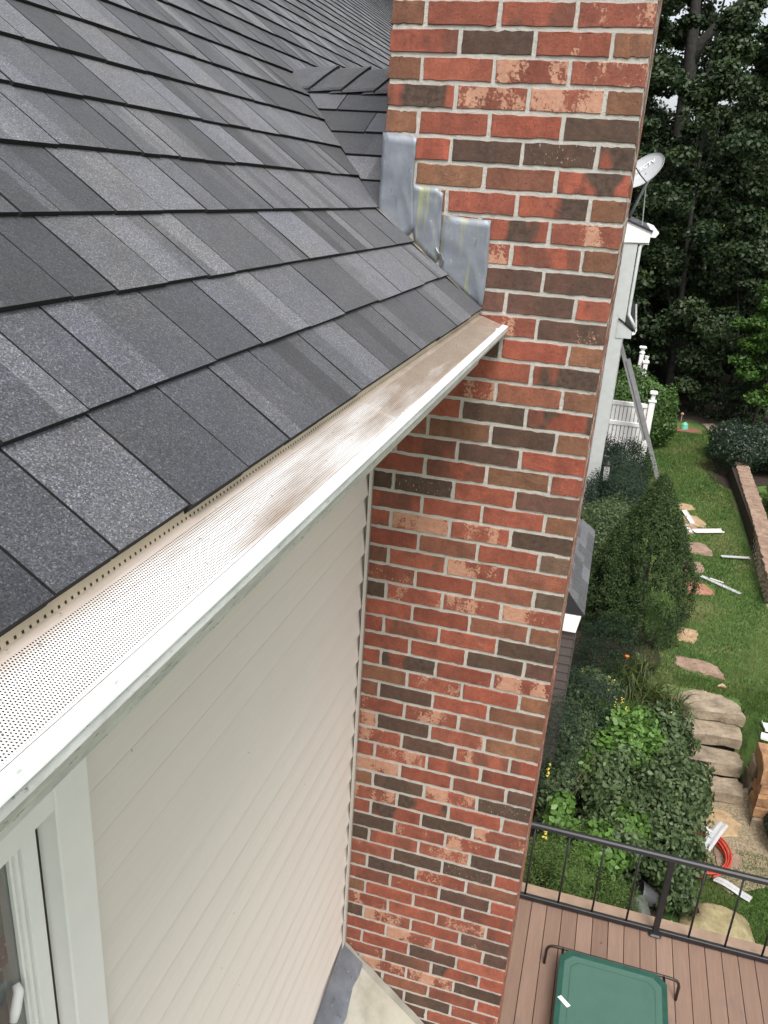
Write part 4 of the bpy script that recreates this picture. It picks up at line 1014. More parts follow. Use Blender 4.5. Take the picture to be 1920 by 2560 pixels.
# retaining wall with flagstone cap
rw = empty('retaining_wall', (14, -3.3, -6.5)); tag(rw, 'low lawn edging wall capped with pink flagstones', 'stone wall')
cl = [(18.2, -3.38, .35), (17.2, -3.36, .34), (16.0, -3.33, .36), (14.6, -3.31, .36), (13.2, -3.27, .37), (11.9, -3.22, .38), (10.85, -3.20, .38)]
x = 10.85
def wcen(x):
    for i in range(len(cl) - 1):
        if cl[i + 1][0] <= x <= cl[i][0]:
            f = (x - cl[i + 1][0]) / (cl[i][0] - cl[i + 1][0]); return cl[i + 1][1] + (cl[i][1] - cl[i + 1][1]) * f
    return cl[-1][1]
while x < 18.2:
    L = R.uniform(.35, .6); x1 = min(x + L, 18.25); yc = wcen((x + x1) / 2)
    slab('cap_stone', [(x + .006, yc - .17), (x1 - .006, yc - .17), (x1 - .004, yc + .13), (x + .004, yc + .13)], -6.12 + R.uniform(-.006, .006), .06, M['flag_pink'], None, None, parent=rw, jag=.008, seed=int(x * 77)); x = x1
n_st = 0
for rowi in range(4):
    x = 10.9
    while x < 18.2:
        L = R.uniform(.12, .28); yc = wcen(min(x + L / 2, 18.2)); zt = -6.185 - rowi * .085
        o = blob('wall_stone', (x + L / 2, yc + .085, zt - .04), (L / 2, .055, .044), M['wall_edge'], rw, jag=.1, seed=n_st, sub=1); n_st += 1; x += L * .97
MB().box(10.9, 18.2, -3.45, -3.15, -6.6, -6.17).build('core', M['mulch'], rw)
# broken wall end beside the stairs
bwl = empty('stair_wall', (6.5, -2.6, -6.9)); tag(bwl, 'orange and brown dry stone wall end beside the stairs', 'stone wall')
for k, (x0, x1, y0, y1, z0, z1, m) in enumerate([(6.25, 6.80, -2.95, -2.44, -6.62, -6.42, 'orange_stone'), (6.28, 6.78, -3.4, -2.97, -6.64, -6.44, 'orange_stone'), (6.24, 6.62, -2.72, -2.45, -6.76, -6.63, 'orange_stone'), (6.22, 6.6, -3.05, -2.74, -6.77, -6.64, 'orange_stone'), (6.2, 6.55, -2.62, -2.44, -6.90, -6.77, 'orange_stone'),
        (6.2, 6.55, -2.95, -2.64, -6.92, -6.78, 'step_stone'), (6.18, 6.5, -2.7, -2.43, -7.04, -6.91, 'orange_stone'), (6.18, 6.5, -3.1, -2.72, -7.05, -6.93, 'orange_stone'), (6.16, 6.5, -2.85, -2.43, -7.2, -7.05, 'step_stone'), (6.62, 6.85, -2.6, -2.42, -6.85, -6.64, 'step_stone'), (6.58, 6.9, -2.6, -2.41, -7.1, -6.86, 'step_stone')]):
    o = slab('wall_stone', [(x0, y0), (x1, y0), (x1, y1), (x0, y1)], z1, z1 - z0, M[m], None, None, parent=bwl, jag=.015, seed=k)

# ------------------------------------------------------------------ scraps on the lawn
def channel(label, p, q, wdt, mat, z=-6.47, cat='trim scrap', hgt=.03, tilt=0.0):
    a = Vector((*p, z)); b_ = Vector((*q, z + tilt)); d = (b_ - a).normalized(); s_ = Vector((-d.y, d.x, 0)).normalized()
    V = []
    prof = [(-wdt / 2, hgt), (-wdt / 2, 0), (wdt / 2, 0), (wdt / 2, hgt), (wdt / 2 - .006, hgt), (wdt / 2 - .006, .005), (-wdt / 2 + .006, .005), (-wdt / 2 + .006, hgt)]
    for e in (a, b_):
        for (u_, h_) in prof: V.append(e + s_ * u_ + Vector((0, 0, h_)))
    F = [(i, (i + 1) % 8, 8 + (i + 1) % 8, 8 + i) for i in range(8)]
    o = MB().add(V, F).build('trim_scrap', mat); tag(o, label, cat, 'white trim scraps lying on the lawn'); return o
channel('short white trim scrap lying over the tan stepping stone', (15.1, -1.97), (14.35, -2.11), .11, M['white_pvc'])
channel('white channel scrap pointing right across the lawn', (13.90, -2.12), (14.16, -2.68), .14, M['white_pvc'])
channel('white stub of trim tucked under the conical evergreen edge', (14.30, -1.90), (13.82, -2.05), .07, M['white_pvc'])
channel('thin grey trim strip lying alone between stones and edging wall', (12.79, -2.54), (12.93, -3.05), .07, M['wing_trim'], hgt=.015)
channel('long pale plank scrap lying diagonally on the lawn', (11.70, -2.11), (11.22, -2.70), .085, M['wing_trim'], hgt=.012)
channel('thin white sliver crossing the long plank scrap', (11.62, -2.25), (11.52, -2.46), .02, M['white_pvc'], z=-6.45, hgt=.01)
channel('upper white corner scrap at the right edge above the stair wall', (7.33, -2.60), (7.14, -2.62), .11, M['white_pvc'])
channel('lower white channel scrap at the right edge above the stair wall', (7.00, -2.50), (6.92, -2.95), .12, M['white_pvc'])
lw_ = MB().tube([(8.02, -2.08, -6.47), (8.05, -2.14, -6.46), (8.03, -2.19, -6.47)], [.01, .03, .01], 6).build('leaf', M['flag_tan']); tag(lw_, 'curled pale dry leaf on the grass below the large stepping stone', 'dry leaf')
# red coiled pipe with clear plastic strips
coil = MB()
for k in range(6):
    pts = []; r = .34 + .022 * (k % 3); cz = -7.12 + .045 * (k // 3) + .012 * (k % 3)
    for j in range(41):
        a = 2 * math.pi * j / 40; pts.append((5.44 + r * math.cos(a) * 1.0, -1.74 + r * math.sin(a), cz + .01 * math.sin(3 * a + k)))
    coil.tube(pts, .0115, 6, cap=False)
tag(coil.build('pipe_coil', M['red_hose'], smooth=True), 'coil of red plastic pipe half under the shrub leaves', 'pipe coil')
def strip(label, a, b_, wd):
    a, b_ = Vector(a), Vector(b_); d = (b_ - a).normalized(); s_ = d.cross(Vector((0, 0, 1))).normalized(); n_ = s_.cross(d)
    V = []
    for i in range(5):
        q = a + (b_ - a) * i / 4 + n_ * .015 * math.sin(i * 1.3)
        for u_, h_ in ((-1, .0), (-.55, .014), (0, .004), (.55, .014), (1, 0)): V.append(q + s_ * u_ * wd / 2 + n_ * h_)
    F = [(i * 5 + j, i * 5 + j + 1, i * 5 + j + 6, i * 5 + j + 5) for i in range(4) for j in range(4)]
    nV = len(V); V += [v - n_ * .003 for v in V]; F += [tuple(x_ + nV for x_ in f[::-1]) for f in F]
    tag(MB().add(V, F).build('plastic_strip', M['clear']), label, 'plastic strip', 'clear plastic strips near the pipe coil')
strip('wide clear plastic strip lying across the red pipe coil', (5.92, -2.08, -7.03), (5.38, -1.83, -6.98), .12)
strip('short clear plastic strip on top of the red pipe coil', (5.72, -1.80, -6.99), (5.64, -1.95, -6.97), .09)
strip('clear plastic strip on the grass just right of the large shrub', (5.15, -1.95, -7.15), (4.98, -2.3, -7.15), .10)
# grey plastic pots and scraps behind the railing post
for k, (x, y, r, lb_) in enumerate([(4.25, -1.20, .11, 'grey plastic pot lying left of the railing post base'), (4.55, -1.33, .12, 'grey plastic pot lying behind the railing post'), (4.85, -1.22, .12, 'dark plastic pot half under the leaves behind the railing')]):
    a = k * 1.1 + .5; t_ = MB(); d = Vector((math.cos(a), math.sin(a), .2)).normalized(); c0 = Vector((x, y, -7.08))
    t_.tube([c0, c0 + d * .02, c0 + d * .16, c0 + d * .18, c0 + d * .185], [r * .5, r * .72, r, r * 1.1, r * 1.05], 16, cap=False).tube([c0, c0 + d * .005], r * .5, 16)
    tag(t_.build('plastic_pot', plain('grey_pot%d' % k, (.11 - .02 * k, .11 - .02 * k, .115 - .02 * k), .5), smooth=True), lb_, 'plant pot', 'discarded pots behind the railing')
strip('pale plastic strip pointing down beside the railing post', (4.35, -1.45, -7.12), (3.98, -1.62, -7.14), .07)
# small yard things far off
gs = MB().tube([(22.5, -2.35, -6.5), (22.5, -2.35, -6.36), (22.5, -2.35, -6.30)], [.10, .09, .02], 10).build('sprinkler_cover', plain('mint_plastic', (.16, .50, .36), .5)); tag(gs, 'small mint green cover on the red soil patch', 'sprinkler cover')
for k, (x, y, lb_) in enumerate([(22.9, -3.42, 'small pale path light on the far ledge stone'), (22.9, -4.30, 'small pale path light between the far ledge stones'), (23.4, -2.3, 'small pale path light at the far lawn edge by the round bush')]):
    o = MB().tube([(x, y, -6.5), (x, y, -6.3)], .012, 6).tube([(x, y, -6.3), (x, y, -6.27), (x, y, -6.22)], [.035, .05, .02], 8).build('path_light', M['flag_tan']); tag(o, lb_, 'path light', 'path lights along the far lawn edge')

# ------------------------------------------------------------------ foliage
def leaves(name, C, N, size, mat, parent=None, asp=.5, jit=.5, pointed=False, tint=None, up=.0, rs=NR, fold=False):
    """C centres (n,3), N outward normals (n,3)"""
    n = len(C); C = np.asarray(C); N = np.asarray(N) + rs.normal(0, jit, (n, 3)) + np.array([0, 0, up]); N /= np.linalg.norm(N, axis=1)[:, None] + 1e-9
    T = rs.normal(0, 1, (n, 3)); T -= (T * N).sum(1)[:, None] * N; T /= np.linalg.norm(T, axis=1)[:, None] + 1e-9
    B = np.cross(N, T); L = (size * rs.uniform(.6, 1.35, n))[:, None]; W = L * asp
    if tint is None: tint = np.clip(rs.normal(.5, .22, n), 0, 1)
    if pointed:
        P = [C - T * L * .5, C - T * L * .22 + B * W * .45, C + T * L * .12 + B * W * .42, C + T * L * .5, C + T * L * .12 - B * W * .42, C - T * L * .22 - B * W * .45]
        P[2] = P[2] - N * L * .07; P[4] = P[4] - N * L * .07; k = 6
    else:
        P = [C - T * L * .5, C + B * W * .5, C + T * L * .5, C - B * W * .5]; k = 4
    V = np.stack(P, 1).reshape(-1, 3); lp = np.arange(n * k)
    return np_mesh(name, V, lp, np.full(n, k), mat, parent, {'tint': tint})
def shell(c, r, n, lo=.75, hi=1.05, rs=NR, zmin=None, lump=.15):
    d = rs.normal(0, 1, (n, 3)); d /= np.linalg.norm(d, axis=1)[:, None]
    a = rs.uniform(0, 6.28, 4)
    k = 1 + lump * (np.sin(d[:, 0] * 4 + a[0]) * np.cos(d[:, 1] * 4.5 + a[1]) + .7 * np.sin(d[:, 2] * 6 + a[2] + d[:, 0] * 3))
    P = np.asarray(c) + d * np.asarray(r) * (rs.uniform(lo, hi, n) * k)[:, None]
    if zmin is not None: m = P[:, 2] > zmin; P, d = P[m], d[m]
    return P, d
def shrub(name, label, cat, base, blobs, n, size, mat, group=None, asp=.5, jit=.6, pointed=False, lump=.18, lo=.6, stem=True, clump=0):
    root = empty(name, base); tag(root, label, cat, group); PP, DD = [], []
    tot = sum(b[1][0] * b[1][1] + b[1][0] * b[1][2] for b in blobs)
    for (c, r) in blobs:
        k = int(n * (r[0] * r[1] + r[0] * r[2]) / tot)
        P, D = shell(c, r, k, lo, 1.05, zmin=base[2] + .02, lump=lump); PP.append(P); DD.append(D)
    P = np.concatenate(PP); D = np.concatenate(DD); tint = None
    if clump:
        # gather leaves toward random sprays for a tufted surface
        ks = P[NR.randint(0, len(P), clump)]; idx = NR.randint(0, clump, len(P))
        from_ = ks[idx]; 
        P = from_ + NR.normal(0, 1, P.shape) * (size * 1.4); D = P - np.mean(P, 0); D /= np.linalg.norm(D, axis=1)[:, None]
        tint = np.clip(NR.normal(.5, .18, clump)[idx] + NR.normal(0, .12, len(P)), 0, 1)
    leaves('foliage', P, D, size, mat, root, asp, jit, pointed, tint)
    if stem:
        b = MB()
        for (c, r) in blobs[:5]:
            b.tube([(base[0], base[1], base[2] - .05), (c[0] * .5 + base[0] * .5, c[1] * .5 + base[1] * .5, c[2] - r[2] * .6), tuple(c)], [.03, .02, .008], 5)
        b.build('stem', M['bark'], root)
    return root
G0 = -6.5
# conical arborvitae: lobed cone
def cone_tree(name, label, base, H, Rb, n, mat, size, lobes):
    root = empty(name, base); tag(root, label, 'evergreen')
    rs = NR; kk = 2600; cl_c = []
    for (dx, dy, h0, h, r0) in lobes:
        m = int(kk * r0 * h / sum(l[4] * l[3] for l in lobes)); t = rs.uniform(0, 1, m) ** .8; a = rs.uniform(0, 6.283, m)
        prof = np.sin(np.clip(t * .80 + .20, 0, 1) * math.pi) ** .75; prof = np.where(t > .5, (1 - t) ** .72 * 1.28, np.minimum(prof * 1.05, 1.0) * .78 + .0)
        prof = np.interp(t, [0, .1, .25, .45, .65, .85, .97, 1], [.82, .95, 1.0, .93, .68, .32, .10, .02])
        r = r0 * prof * (1 + .06 * np.sin(a * 5 + t * 9) + rs.normal(0, .05, m)) * np.where(rs.uniform(0, 1, m) < .2, .85, 1)
        cl_c.append(np.c_[base[0] + dx + r * np.cos(a), base[1] + dy + r * np.sin(a), base[2] + h0 + t * h, np.cos(a), np.sin(a), np.full(m, .35)])
    K = np.concatenate(cl_c); idx = rs.randint(0, len(K), n)
    off = rs.normal(0, 1, (n, 3)) * np.array([.025, .025, .040]); P = K[idx, :3] + off + K[idx, 3:] * .0
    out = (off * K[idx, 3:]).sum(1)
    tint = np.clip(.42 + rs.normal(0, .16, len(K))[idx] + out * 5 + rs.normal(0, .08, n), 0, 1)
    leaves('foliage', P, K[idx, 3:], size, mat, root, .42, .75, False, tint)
    MB().tube([(base[0], base[1], base[2] - .1), (base[0], base[1], base[2] + H * .8)], [.09, .02], 8).build('trunk', M['bark'], root)
cone_tree('conical_evergreen', 'tall conical arborvitae beside the stepping stones', (9.25, -.98, G0), 2.45, .68, 130000, M['leaf_arb'], .034,
          [(.0, -.02, -.02, 2.45, .68), (-.15, .42, .0, 1.75, .44), (.3, .35, .0, 1.6, .4)])
# dark hedge under the fence
shrub('dark_hedge', 'low dark green hedge below the white fence panel', 'hedge', (15, -.5, G0), [((16.2, -.75, -6.1), (.75, .5, .62)), ((15.4, -.5, -6.05), (.8, .55, .65)), ((14.4, -.45, -6.0), (.9, .6, .72)), ((13.4, -.5, -6.05), (.9, .62, .68)), ((15.9, -.2, -6.05), (.9, .4, .62))], 42000, .05, M['leaf_yew'], asp=.3, lump=.1, lo=.8, clump=3500)
shrub('speckled_shrub', 'grey green leafy shrub between hedge and conical evergreen', 'shrub', (11.6, -.45, G0), [((11.9, -.5, -6.0), (.8, .55, .62)), ((11.0, -.35, -5.9), (.7, .45, .7)), ((12.6, -.55, -6.1), (.6, .55, .5))], 15000, .05, M['leaf_dull'], asp=.5, lump=.15, lo=.8)
shrub('yew_bush', 'dark blue green yew at the foot of the bay wall', 'shrub', (7.0, -.5, -6.75), [((7.3, -.45, -6.3), (.55, .35, .5)), ((7.9, -.6, -6.2), (.55, .4, .5)), ((6.9, -.3, -6.4), (.4, .3, .4)), ((6.2, -.35, -6.15), (.45, .35, .6)), ((5.15, -.12, -6.15), (.25, .25, .85))], 34000, .035, M['leaf_yew'], asp=.22, lump=.12, lo=.75, clump=1800)
shrub('round_bush', 'round light green bush behind the white fence', 'shrub', (20, -1.0, G0), [((20.0, -.85, -5.5), (.9, .85, .95)), ((20.2, -1.35, -5.6), (.7, .55, .75)), ((19.8, -.4, -5.3), (.8, .6, .75)), ((20.1, -1.55, -5.9), (.5, .35, .5))], 26000, .075, M['leaf_green'], asp=.6, lump=.16, lo=.72)
shrub('holly_bush', 'wide dark glossy holly bush beyond the end of the edging wall', 'shrub', (19, -3.6, G0), [((18.6, -3.35, -5.95), (.75, .68, .48)), ((19.2, -3.9, -5.9), (.85, .75, .55)), ((18.9, -4.5, -5.95), (.8, .7, .5)), ((19.7, -3.3, -5.95), (.7, .6, .5))], 30000, .06, M['leaf_holly'], asp=.5, lump=.12, lo=.75)
shrub('boxwood', 'small dense boxwood at the right edge below the stair wall', 'shrub', (6.0, -2.85, -7.2), [((5.95, -2.86, -6.95), (.38, .33, .30))], 9000, .028, M['leaf_holly'], asp=.65, lump=.06, lo=.85)
shrub('rhododendron', 'bright green leafy plant right of the edging wall', 'shrub', (14.0, -4.1, G0), [((14.6, -4.05, -6.2), (.8, .35, .35)), ((13.3, -4.0, -6.25), (.8, .35, .32)), ((12.2, -3.9, -6.25), (.6, .3, .3)), ((15.9, -4.1, -6.1), (.8, .4, .45))], 14000, .07, M['leaf_broad'], asp=.55, lump=.2)
# garden bed shrubs beyond the railing
def broad(name, label, base, blobs, n, size, mat): return shrub(name, label, 'shrub', base, blobs, n, size, mat, asp=.62, jit=.55, pointed=True, lump=.22, lo=.55)
broad('leafy_shrub', 'large dull green leafy shrub behind the railing post', (5.1, -1.05, -7.2), [((5.3, -1.2, -6.7), (.55, .50, .45)), ((4.85, -1.35, -6.75), (.40, .40, .35)), ((5.75, -1.35, -6.65), (.5, .42, .40)), ((4.9, -.85, -6.75), (.5, .40, .40)), ((4.62, -1.50, -6.98), (.24, .20, .2)), ((5.6, -.7, -6.6), (.5, .4, .4))], 24000, .058, M['leaf_dull'])
broad('bright_shrub', 'bright green broad leaved shrub in the middle of the bed', (6.0, -.7, -7.2), [((6.15, -.82, -6.42), (.50, .42, .38)), ((6.4, -1.1, -6.5), (.4, .35, .3)), ((5.8, -.55, -6.5), (.35, .3, .3))], 9500, .070, M['leaf_bright'])
broad('low_bright_shrub', 'low bright broad leaved plant just behind the railing', (4.5, -.75, -7.2), [((4.55, -.72, -6.62), (.28, .26, .22)), ((4.85, -.95, -6.55), (.22, .22, .2)), ((4.75, -.25, -6.5), (.25, .15, .2))], 3600, .080, M['leaf_bright'])
broad('flowering_shrub', 'tall shrub with small yellow flower spikes beside the chimney', (6.5, -.3, -7.0), [((6.3, -.25, -6.35), (.5, .35, .45)), ((6.8, -.45, -6.3), (.4, .35, .4)), ((5.7, -.2, -6.5), (.45, .28, .40)), ((5.2, -.15, -6.6), (.35, .22, .35))], 15000, .050, M['leaf_dull'])
broad('vine_shrub', 'grey green shrub reaching over the foot of the stone stairs', (6.5, -1.5, -7.1), [((6.6, -1.35, -6.55), (.45, .35, .35)), ((6.0, -1.62, -6.75), (.4, .3, .3))], 9500, .056, M['leaf_dull'])
shrub('juniper', 'fine needled low juniper between railing and leafy shrubs', 'shrub', (4.1, -.55, -7.2), [((4.20, -.22, -6.80), (.36, .38, .40)), ((4.18, -.62, -6.86), (.32, .32, .34)), ((4.10, -.95, -6.93), (.25, .20, .28)), ((4.5, -.42, -6.78), (.3, .35, .36))], 46000, .028, M['leaf_jun'], asp=.2, lump=.12, lo=.8, clump=2600)
# flowers
def flowers(label, pts, mat, r=.011, spread=.03, nper=12, cat='flower'):
    b = MB()
    for (x, y, z) in pts:
        b.tube([(x, y, z - .25), (x + .01, y, z)], .003, 4)
    root = b.build('flower_spike', M['stalk']); tag(root, label, cat, 'yellow flowers among the shrubs')
    fb = MB()
    for (x, y, z) in pts:
        for k in range(nper):
            q = (x + R.gauss(0, spread * .35), y + R.gauss(0, spread * .35), z - R.random() * .16 + .02); a = R.uniform(.6, 1.2) * r
            fb.add([(q[0] - a, q[1], q[2]), (q[0], q[1] - a, q[2] + a * .5), (q[0] + a, q[1], q[2]), (q[0], q[1] + a, q[2] + a * .5), (q[0], q[1], q[2] + a), (q[0], q[1], q[2] - a)],
                   [(0, 1, 4), (1, 2, 4), (2, 3, 4), (3, 0, 4), (1, 0, 5), (2, 1, 5), (3, 2, 5), (0, 3, 5)])
    o = fb.build('blossom', mat, root); o['kind'] = 'stuff'
flowers('pair of tall yellow flower spikes above the bed nearest the evergreen', [(6.75, -.60, -5.90), (6.78, -.66, -5.96), (6.6, -.60, -6.0)], M['yellow'])
flowers('cluster of yellow flower spikes in the middle of the bed', [(6.5, -.78, -6.02), (6.42, -.84, -6.08), (6.5, -.70, -6.04)], M['yellow'])
flowers('thin yellow flower spike close to the chimney edge', [(6.75, -.28, -5.85), (6.2, -.18, -6.05)], M['yellow'], nper=7)
flowers('yellow flower spikes leaning toward the stone stairs', [(6.75, -1.40, -6.25), (6.6, -1.50, -6.35)], M['yellow'], nper=8)
flowers('single yellow blossom low among the juniper by the chimney', [(4.35, -.13, -6.35)], M['yellow'], .016, .04, 18)
flowers('pale yellow blossom at the chimney edge above the railing', [(5.0, -.06, -6.1)], M['yellow'], .014, .03, 12)
# strap leaved lily clump
def straps(name, label, cs, n, L, mat, cat='plant'):
    V = []; lp = []; F = []; tint = []
    for (cx, cy, cz) in cs:
        for k in range(n):
            a = R.uniform(0, 6.28); lean = R.uniform(.35, 1.0); l_ = L * R.uniform(.6, 1.15); wd = .009 * R.uniform(.7, 1.3); d = Vector((math.cos(a), math.sin(a), 0)); s_ = Vector((-d.y, d.x, 0))
            c0 = Vector((cx + R.gauss(0, .05), cy + R.gauss(0, .05), cz)); b0 = len(V)
            for j in range(6):
                t = j / 5; q = c0 + d * (l_ * lean * (t ** 1.5)) + Vector((0, 0, l_ * (math.sin(t * 2.2) * .62 / (.6 + .4 * lean)) )); ww = wd * (1 - t * t * .9)
                V += [tuple(q - s_ * ww), tuple(q + s_ * ww)]
            tn = R.random()
            for j in range(5): F.append((b0 + 2 * j, b0 + 2 * j + 1, b0 + 2 * j + 3, b0 + 2 * j + 2)); tint.append(tn)
    return tag(mesh_obj(name, V, F, mat, None, False, {'tint': tint}), label, cat)
straps('lily_clump', 'arching strap leaved lily clump below the conical evergreen', [(7.6, -.75, -6.6), (7.75, -1.05, -6.55), (7.35, -1.2, -6.68), (7.4, -.9, -6.65), (7.2, -1.45, -6.7)], 150, .55, M['strap'])
fo = MB(); fo.tube([(7.55, -.8, -6.3), (7.5, -.82, -6.02)], .004, 5); o = fo.build('lily_flower', M['stalk']); tag(o, 'single orange lily bloom above the strap leaves', 'flower')
MB().tube([(7.5, -.82, -6.03), (7.5, -.82, -5.99)], [.008, .03], 7).build('bloom', M['orange'], o)
tw = MB()
for k in range(26):
    x, y = R.uniform(5.0, 5.9), R.uniform(-.30, -.08); tw.tube([(x, y, -7.1), (x + R.uniform(-.1, .2), y - R.uniform(0, .15), -6.6), (x + R.uniform(-.1, .4), y - R.uniform(0, .35), -6.1)], [.006, .005, .002], 4)
tag(tw.build('bare_twigs', M['stalk']), 'upright bare tan twigs in the shrubs by the chimney', 'twigs')

# lawn blades as real geometry over the seen lawn
n = 150000; rs = NR
x = 7.6 + (22.6 - 7.6) * rs.uniform(0, 1, n) ** 1.35; y = rs.uniform(-6.0, -1.0, n)
x2 = np.concatenate([rs.uniform(3.95, 6.3, 26000), rs.uniform(6.6, 8.2, 9000)]); y2 = np.concatenate([rs.uniform(-3.4, -1.75, 26000), rs.uniform(-3.0, -1.5, 9000)])
x = np.concatenate([x, x2]); y = np.concatenate([y, y2]); keep = np.ones(len(x), bool)
keep &= ~((np.abs(y + 3.3) < .24) & (x > 10.8) & (x < 18.3)) & ~((x > 5.7) & (x < 6.5) & (y > -3.2)) & ~((x >= 6.1) & (x < 7.85) & (y > -2.36)) & ~((y < -2.9) & (x > 17.3) & (x < 20))
for o in list(bpy.data.objects):
    if o.name.split('.')[0] in ('stepping_stone', 'flagstone', 'trim_scrap', 'boulder'):
        co = np.array([v.co[:] for v in o.data.vertices]); lo_, hi_ = co.min(0), co.max(0)
        if o.name.startswith('trim'): continue
        cxy = (lo_ + hi_) / 2; hw = (hi_ - lo_) / 2 * .90
        keep &= ~((((x - cxy[0]) / hw[0]) ** 2 + ((y - cxy[1]) / hw[1]) ** 2) < 1.0)
keep &= ~((x > 22.1) & (x < 22.8) & (y < -2.0) & (y > -2.85))
x, y = x[keep], y[keep]; n = len(x); z = gz(x, y); h = rs.uniform(.025, .055, n); a = rs.uniform(0, 6.28, n); w_ = rs.uniform(.003, .006, n) * (1 + np.clip(x - 8, 0, 14) * .14)
dx, dy = np.cos(a) * w_, np.sin(a) * w_; lx_, ly_ = rs.normal(0, .016, n), rs.normal(0, .016, n)
V = np.stack([np.c_[x - dx, y - dy, z], np.c_[x + dx, y + dy, z], np.c_[x + lx_, y + ly_, z + h]], 1).reshape(-1, 3)
tint = np.clip(.42 + .36 * np.sin(x * 1.9 + 1.3 * np.sin(y * 2.3)) * np.sin(y * 2.9 + x * .7) + rs.normal(0, .14, n), 0, 1)
tag(np_mesh('grass', V, np.arange(n * 3), np.full(n, 3), M['grass_blade'], None, {'tint': tint}), 'short mown lawn grass with yellowed patches', 'grass', kind='stuff')

# ------------------------------------------------------------------ trees
def tree(label, x, y, H, Rc, nclump, nleaf, size, mat, trunk_r, fork=None, zlow=1.2, seed=0, group='tall trees behind the lawn', cr=(.35, .8), clear=False):
    rs = np.random.RandomState(seed); zb = float(gz(x, y)); root = empty('broadleaf_tree', (x, y, zb)); tag(root, label, 'tree', group)
    tb = MB(); pts = []
    for k in range(9): t = k / 8; pts.append((x + .25 * math.sin(t * 3 + seed) * t * 2, y + .25 * math.cos(t * 2.3 + seed) * t * 2, zb - .2 + H * .92 * t))
    tb.tube(pts, [trunk_r * (1 - .85 * k / 8) * (1.25 if k == 0 else 1) for k in range(9)], 9)
    CC_ = []
    for k in range(nclump):
        t = rs.uniform(zlow / H, 1.0); rad = Rc * math.sin(min(1, (t * .95 + .12)) * math.pi) ** .55 * rs.uniform(.35, 1.0); a = rs.uniform(0, 6.28)
        CC_.append((x + rad * math.cos(a), y + rad * math.sin(a), zb + t * H - .15 * rad))
    if clear: CC_ = [c for c in CC_ if not (c[0] < x + .2 and -2.0 < c[1] < -.3 and c[2] > 2.4)]; nclump = len(CC_)
    for k in range(min(14, nclump)):
        c = CC_[k]; t = max(.12, (c[2] - zb) / H - .18); q = pts[min(8, int(t * 8.7))]
        tb.tube([q, ((q[0] + c[0]) / 2, (q[1] + c[1]) / 2, (q[2] + c[2]) / 2 + .15), c], [trunk_r * (.30 - .22 * t), trunk_r * .10, .008], 5)
    if fork:
        for f in fork: tb.tube(f[0], f[1], 8)
    tb.build('trunk', M['bark'], root, True)
    per = nleaf // nclump; P = []; D = []; tn = []
    for c in CC_:
        r = rs.uniform(*cr); d = rs.normal(0, 1, (per, 3)); d /= np.linalg.norm(d, axis=1)[:, None]
        q = np.array(c) + d * (r * rs.uniform(.25, 1.0, per) ** .6)[:, None] * np.array([1, 1, .55]); P.append(q); D.append(d * .5 + np.array([0, 0, .6])); tn.append(np.clip(rs.normal(.5, .13) + rs.normal(0, .14, per), 0, 1))
    leaves('crown', np.concatenate(P), np.concatenate(D), size, mat, root, .62, .55, True, np.concatenate(tn), rs=rs)
    return root
# big trunked tree with a fork seen against the sky
tree('forked grey trunk tree against the sky holes', 28.6, -1.2, 16, 4.2, 150, 54000, .15, M['leaf_tree'], .10, seed=1, zlow=2.0,
     fork=[([(28.2, -1.75, -6.7), (28.1, -1.4, -2.4), (28, -.99, .91), (28, -.92, 3.45), (28, -.76, 5.4), (28, -.44, 8.9)], [.30, .27, .24, .21, .15, .08]), ([(28, -.90, 3.5), (28, -1.15, 4.3), (27.95, -1.5, 4.7), (27.9, -2.05, 5.3), (27.8, -2.6, 6.3), (27.7, -3.4, 8.5)], [.16, .15, .14, .13, .10, .05])], clear=True)
tree('broad dark tree closing the gap behind the forked tree', 31.5, .6, 15, 3.8, 130, 46000, .15, M['leaf_tree'], .2, seed=21, zlow=3.0)
tree('dense dark tree left of the forked tree behind the dish', 26.5, .9, 15, 3.2, 120, 42000, .14, M['leaf_tree'], .22, seed=2, zlow=1.0)
tree('dark tree rising behind the holly bush', 28.0, -4.2, 12.0, 3.4, 140, 50000, .14, M['leaf_tree'], .20, seed=3, zlow=.8)
tree('tall dark tree at the right edge of the view', 31.0, -6.6, 15, 3.8, 110, 40000, .16, M['leaf_tree'], .28, seed=4, zlow=1.5)
tree('slender dark tree behind the round green bush', 25.0, -1.9, 11, 2.0, 70, 22000, .13, M['leaf_tree'], .13, seed=5, zlow=2.6)
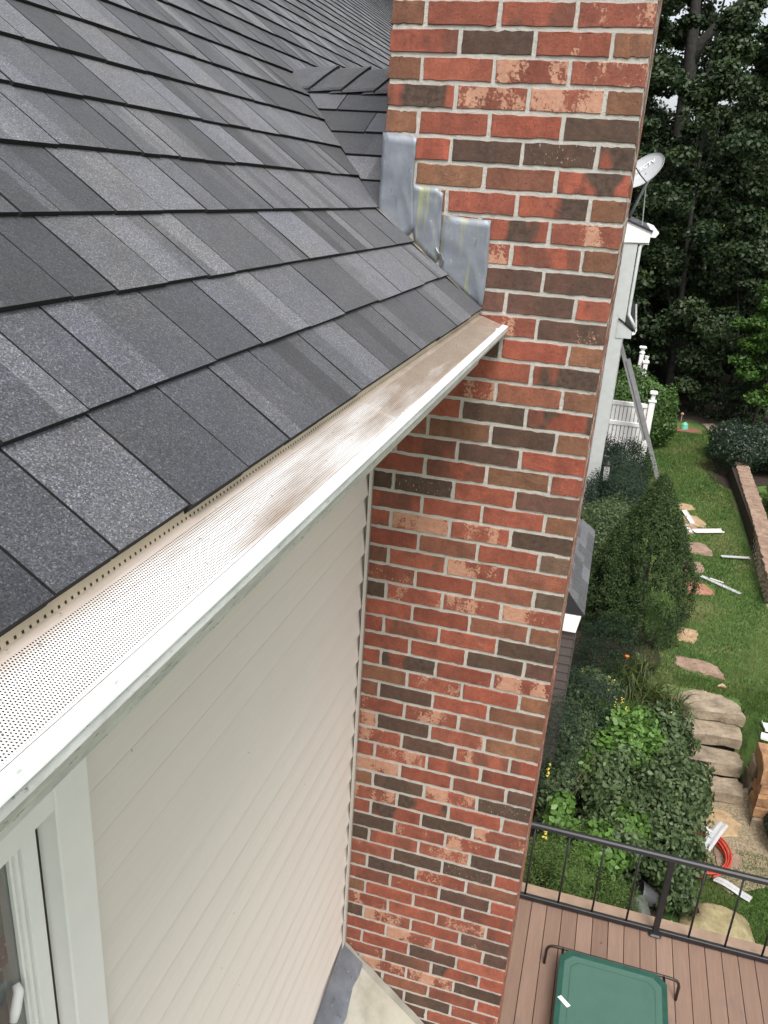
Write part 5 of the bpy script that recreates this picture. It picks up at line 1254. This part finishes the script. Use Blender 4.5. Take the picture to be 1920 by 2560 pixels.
tree('far dark tree deep in the woods on the left', 35.0, 1.6, 11.5, 4.4, 150, 42000, .18, M['leaf_tree'], .3, seed=6, zlow=1)
tree('far dark tree deep in the woods in the middle', 36.0, -3.8, 10.5, 4.4, 150, 42000, .18, M['leaf_tree'], .3, seed=7, zlow=1)
tree('far dark tree deep in the woods on the right', 37.5, -9.0, 11, 4.6, 150, 40000, .18, M['leaf_tree'], .3, seed=8, zlow=1)
tree('young maple with bright green leaves hanging at the right edge', 22.6, -4.1, 5.0, 1.0, 46, 15000, .11, M['leaf_maple'], .05, seed=9, zlow=1.3, cr=(.22, .45))
tree('low understory tree with dark leaves at the lawn edge', 24.6, -3.6, 5.2, 2.0, 60, 18000, .11, M['leaf_tree'], .07, seed=10, zlow=.5, cr=(.3, .55))
tree('shaded understory tree beside the slender tree', 25.5, -.2, 6.0, 2.2, 60, 18000, .12, M['leaf_tree'], .08, seed=12, zlow=.6, cr=(.3, .6))
# far woods: one mass that closes the view between the trunks
P = []; D = []
for k in range(420):
    x = NR.uniform(40, 62); y = NR.uniform(-34, 22); z = NR.uniform(-6.5, 3.2 + 2.0 * math.sin(y * .6)); r = NR.uniform(1.0, 2.2); d = NR.normal(0, 1, (330, 3)); d /= np.linalg.norm(d, axis=1)[:, None]
    P.append(np.array([x, y, z]) + d * (r * NR.uniform(.4, 1, 330))[:, None]); D.append(d)
tag(leaves('far_woods', np.concatenate(P), np.concatenate(D), .34, M['leaf_tree'], None, .7, .6), 'dark mass of far woods behind the trees', 'woods', kind='stuff')
ug = []; dg = []
for k in range(150):
    x = NR.uniform(23.6, 34); y = NR.uniform(-14, 4); r = NR.uniform(.25, .6); d = NR.normal(0, 1, (150, 3)); d /= np.linalg.norm(d, axis=1)[:, None]; d[:, 2] = abs(d[:, 2])
    ug.append(np.array([x, y, float(gz(x, y))]) + d * (r * NR.uniform(.4, 1, 150))[:, None]); dg.append(d)
tag(leaves('undergrowth', np.concatenate(ug), np.concatenate(dg), .10, M['leaf_tree'], None, .6, .6), 'low undergrowth along the edge of the woods', 'undergrowth', kind='stuff')
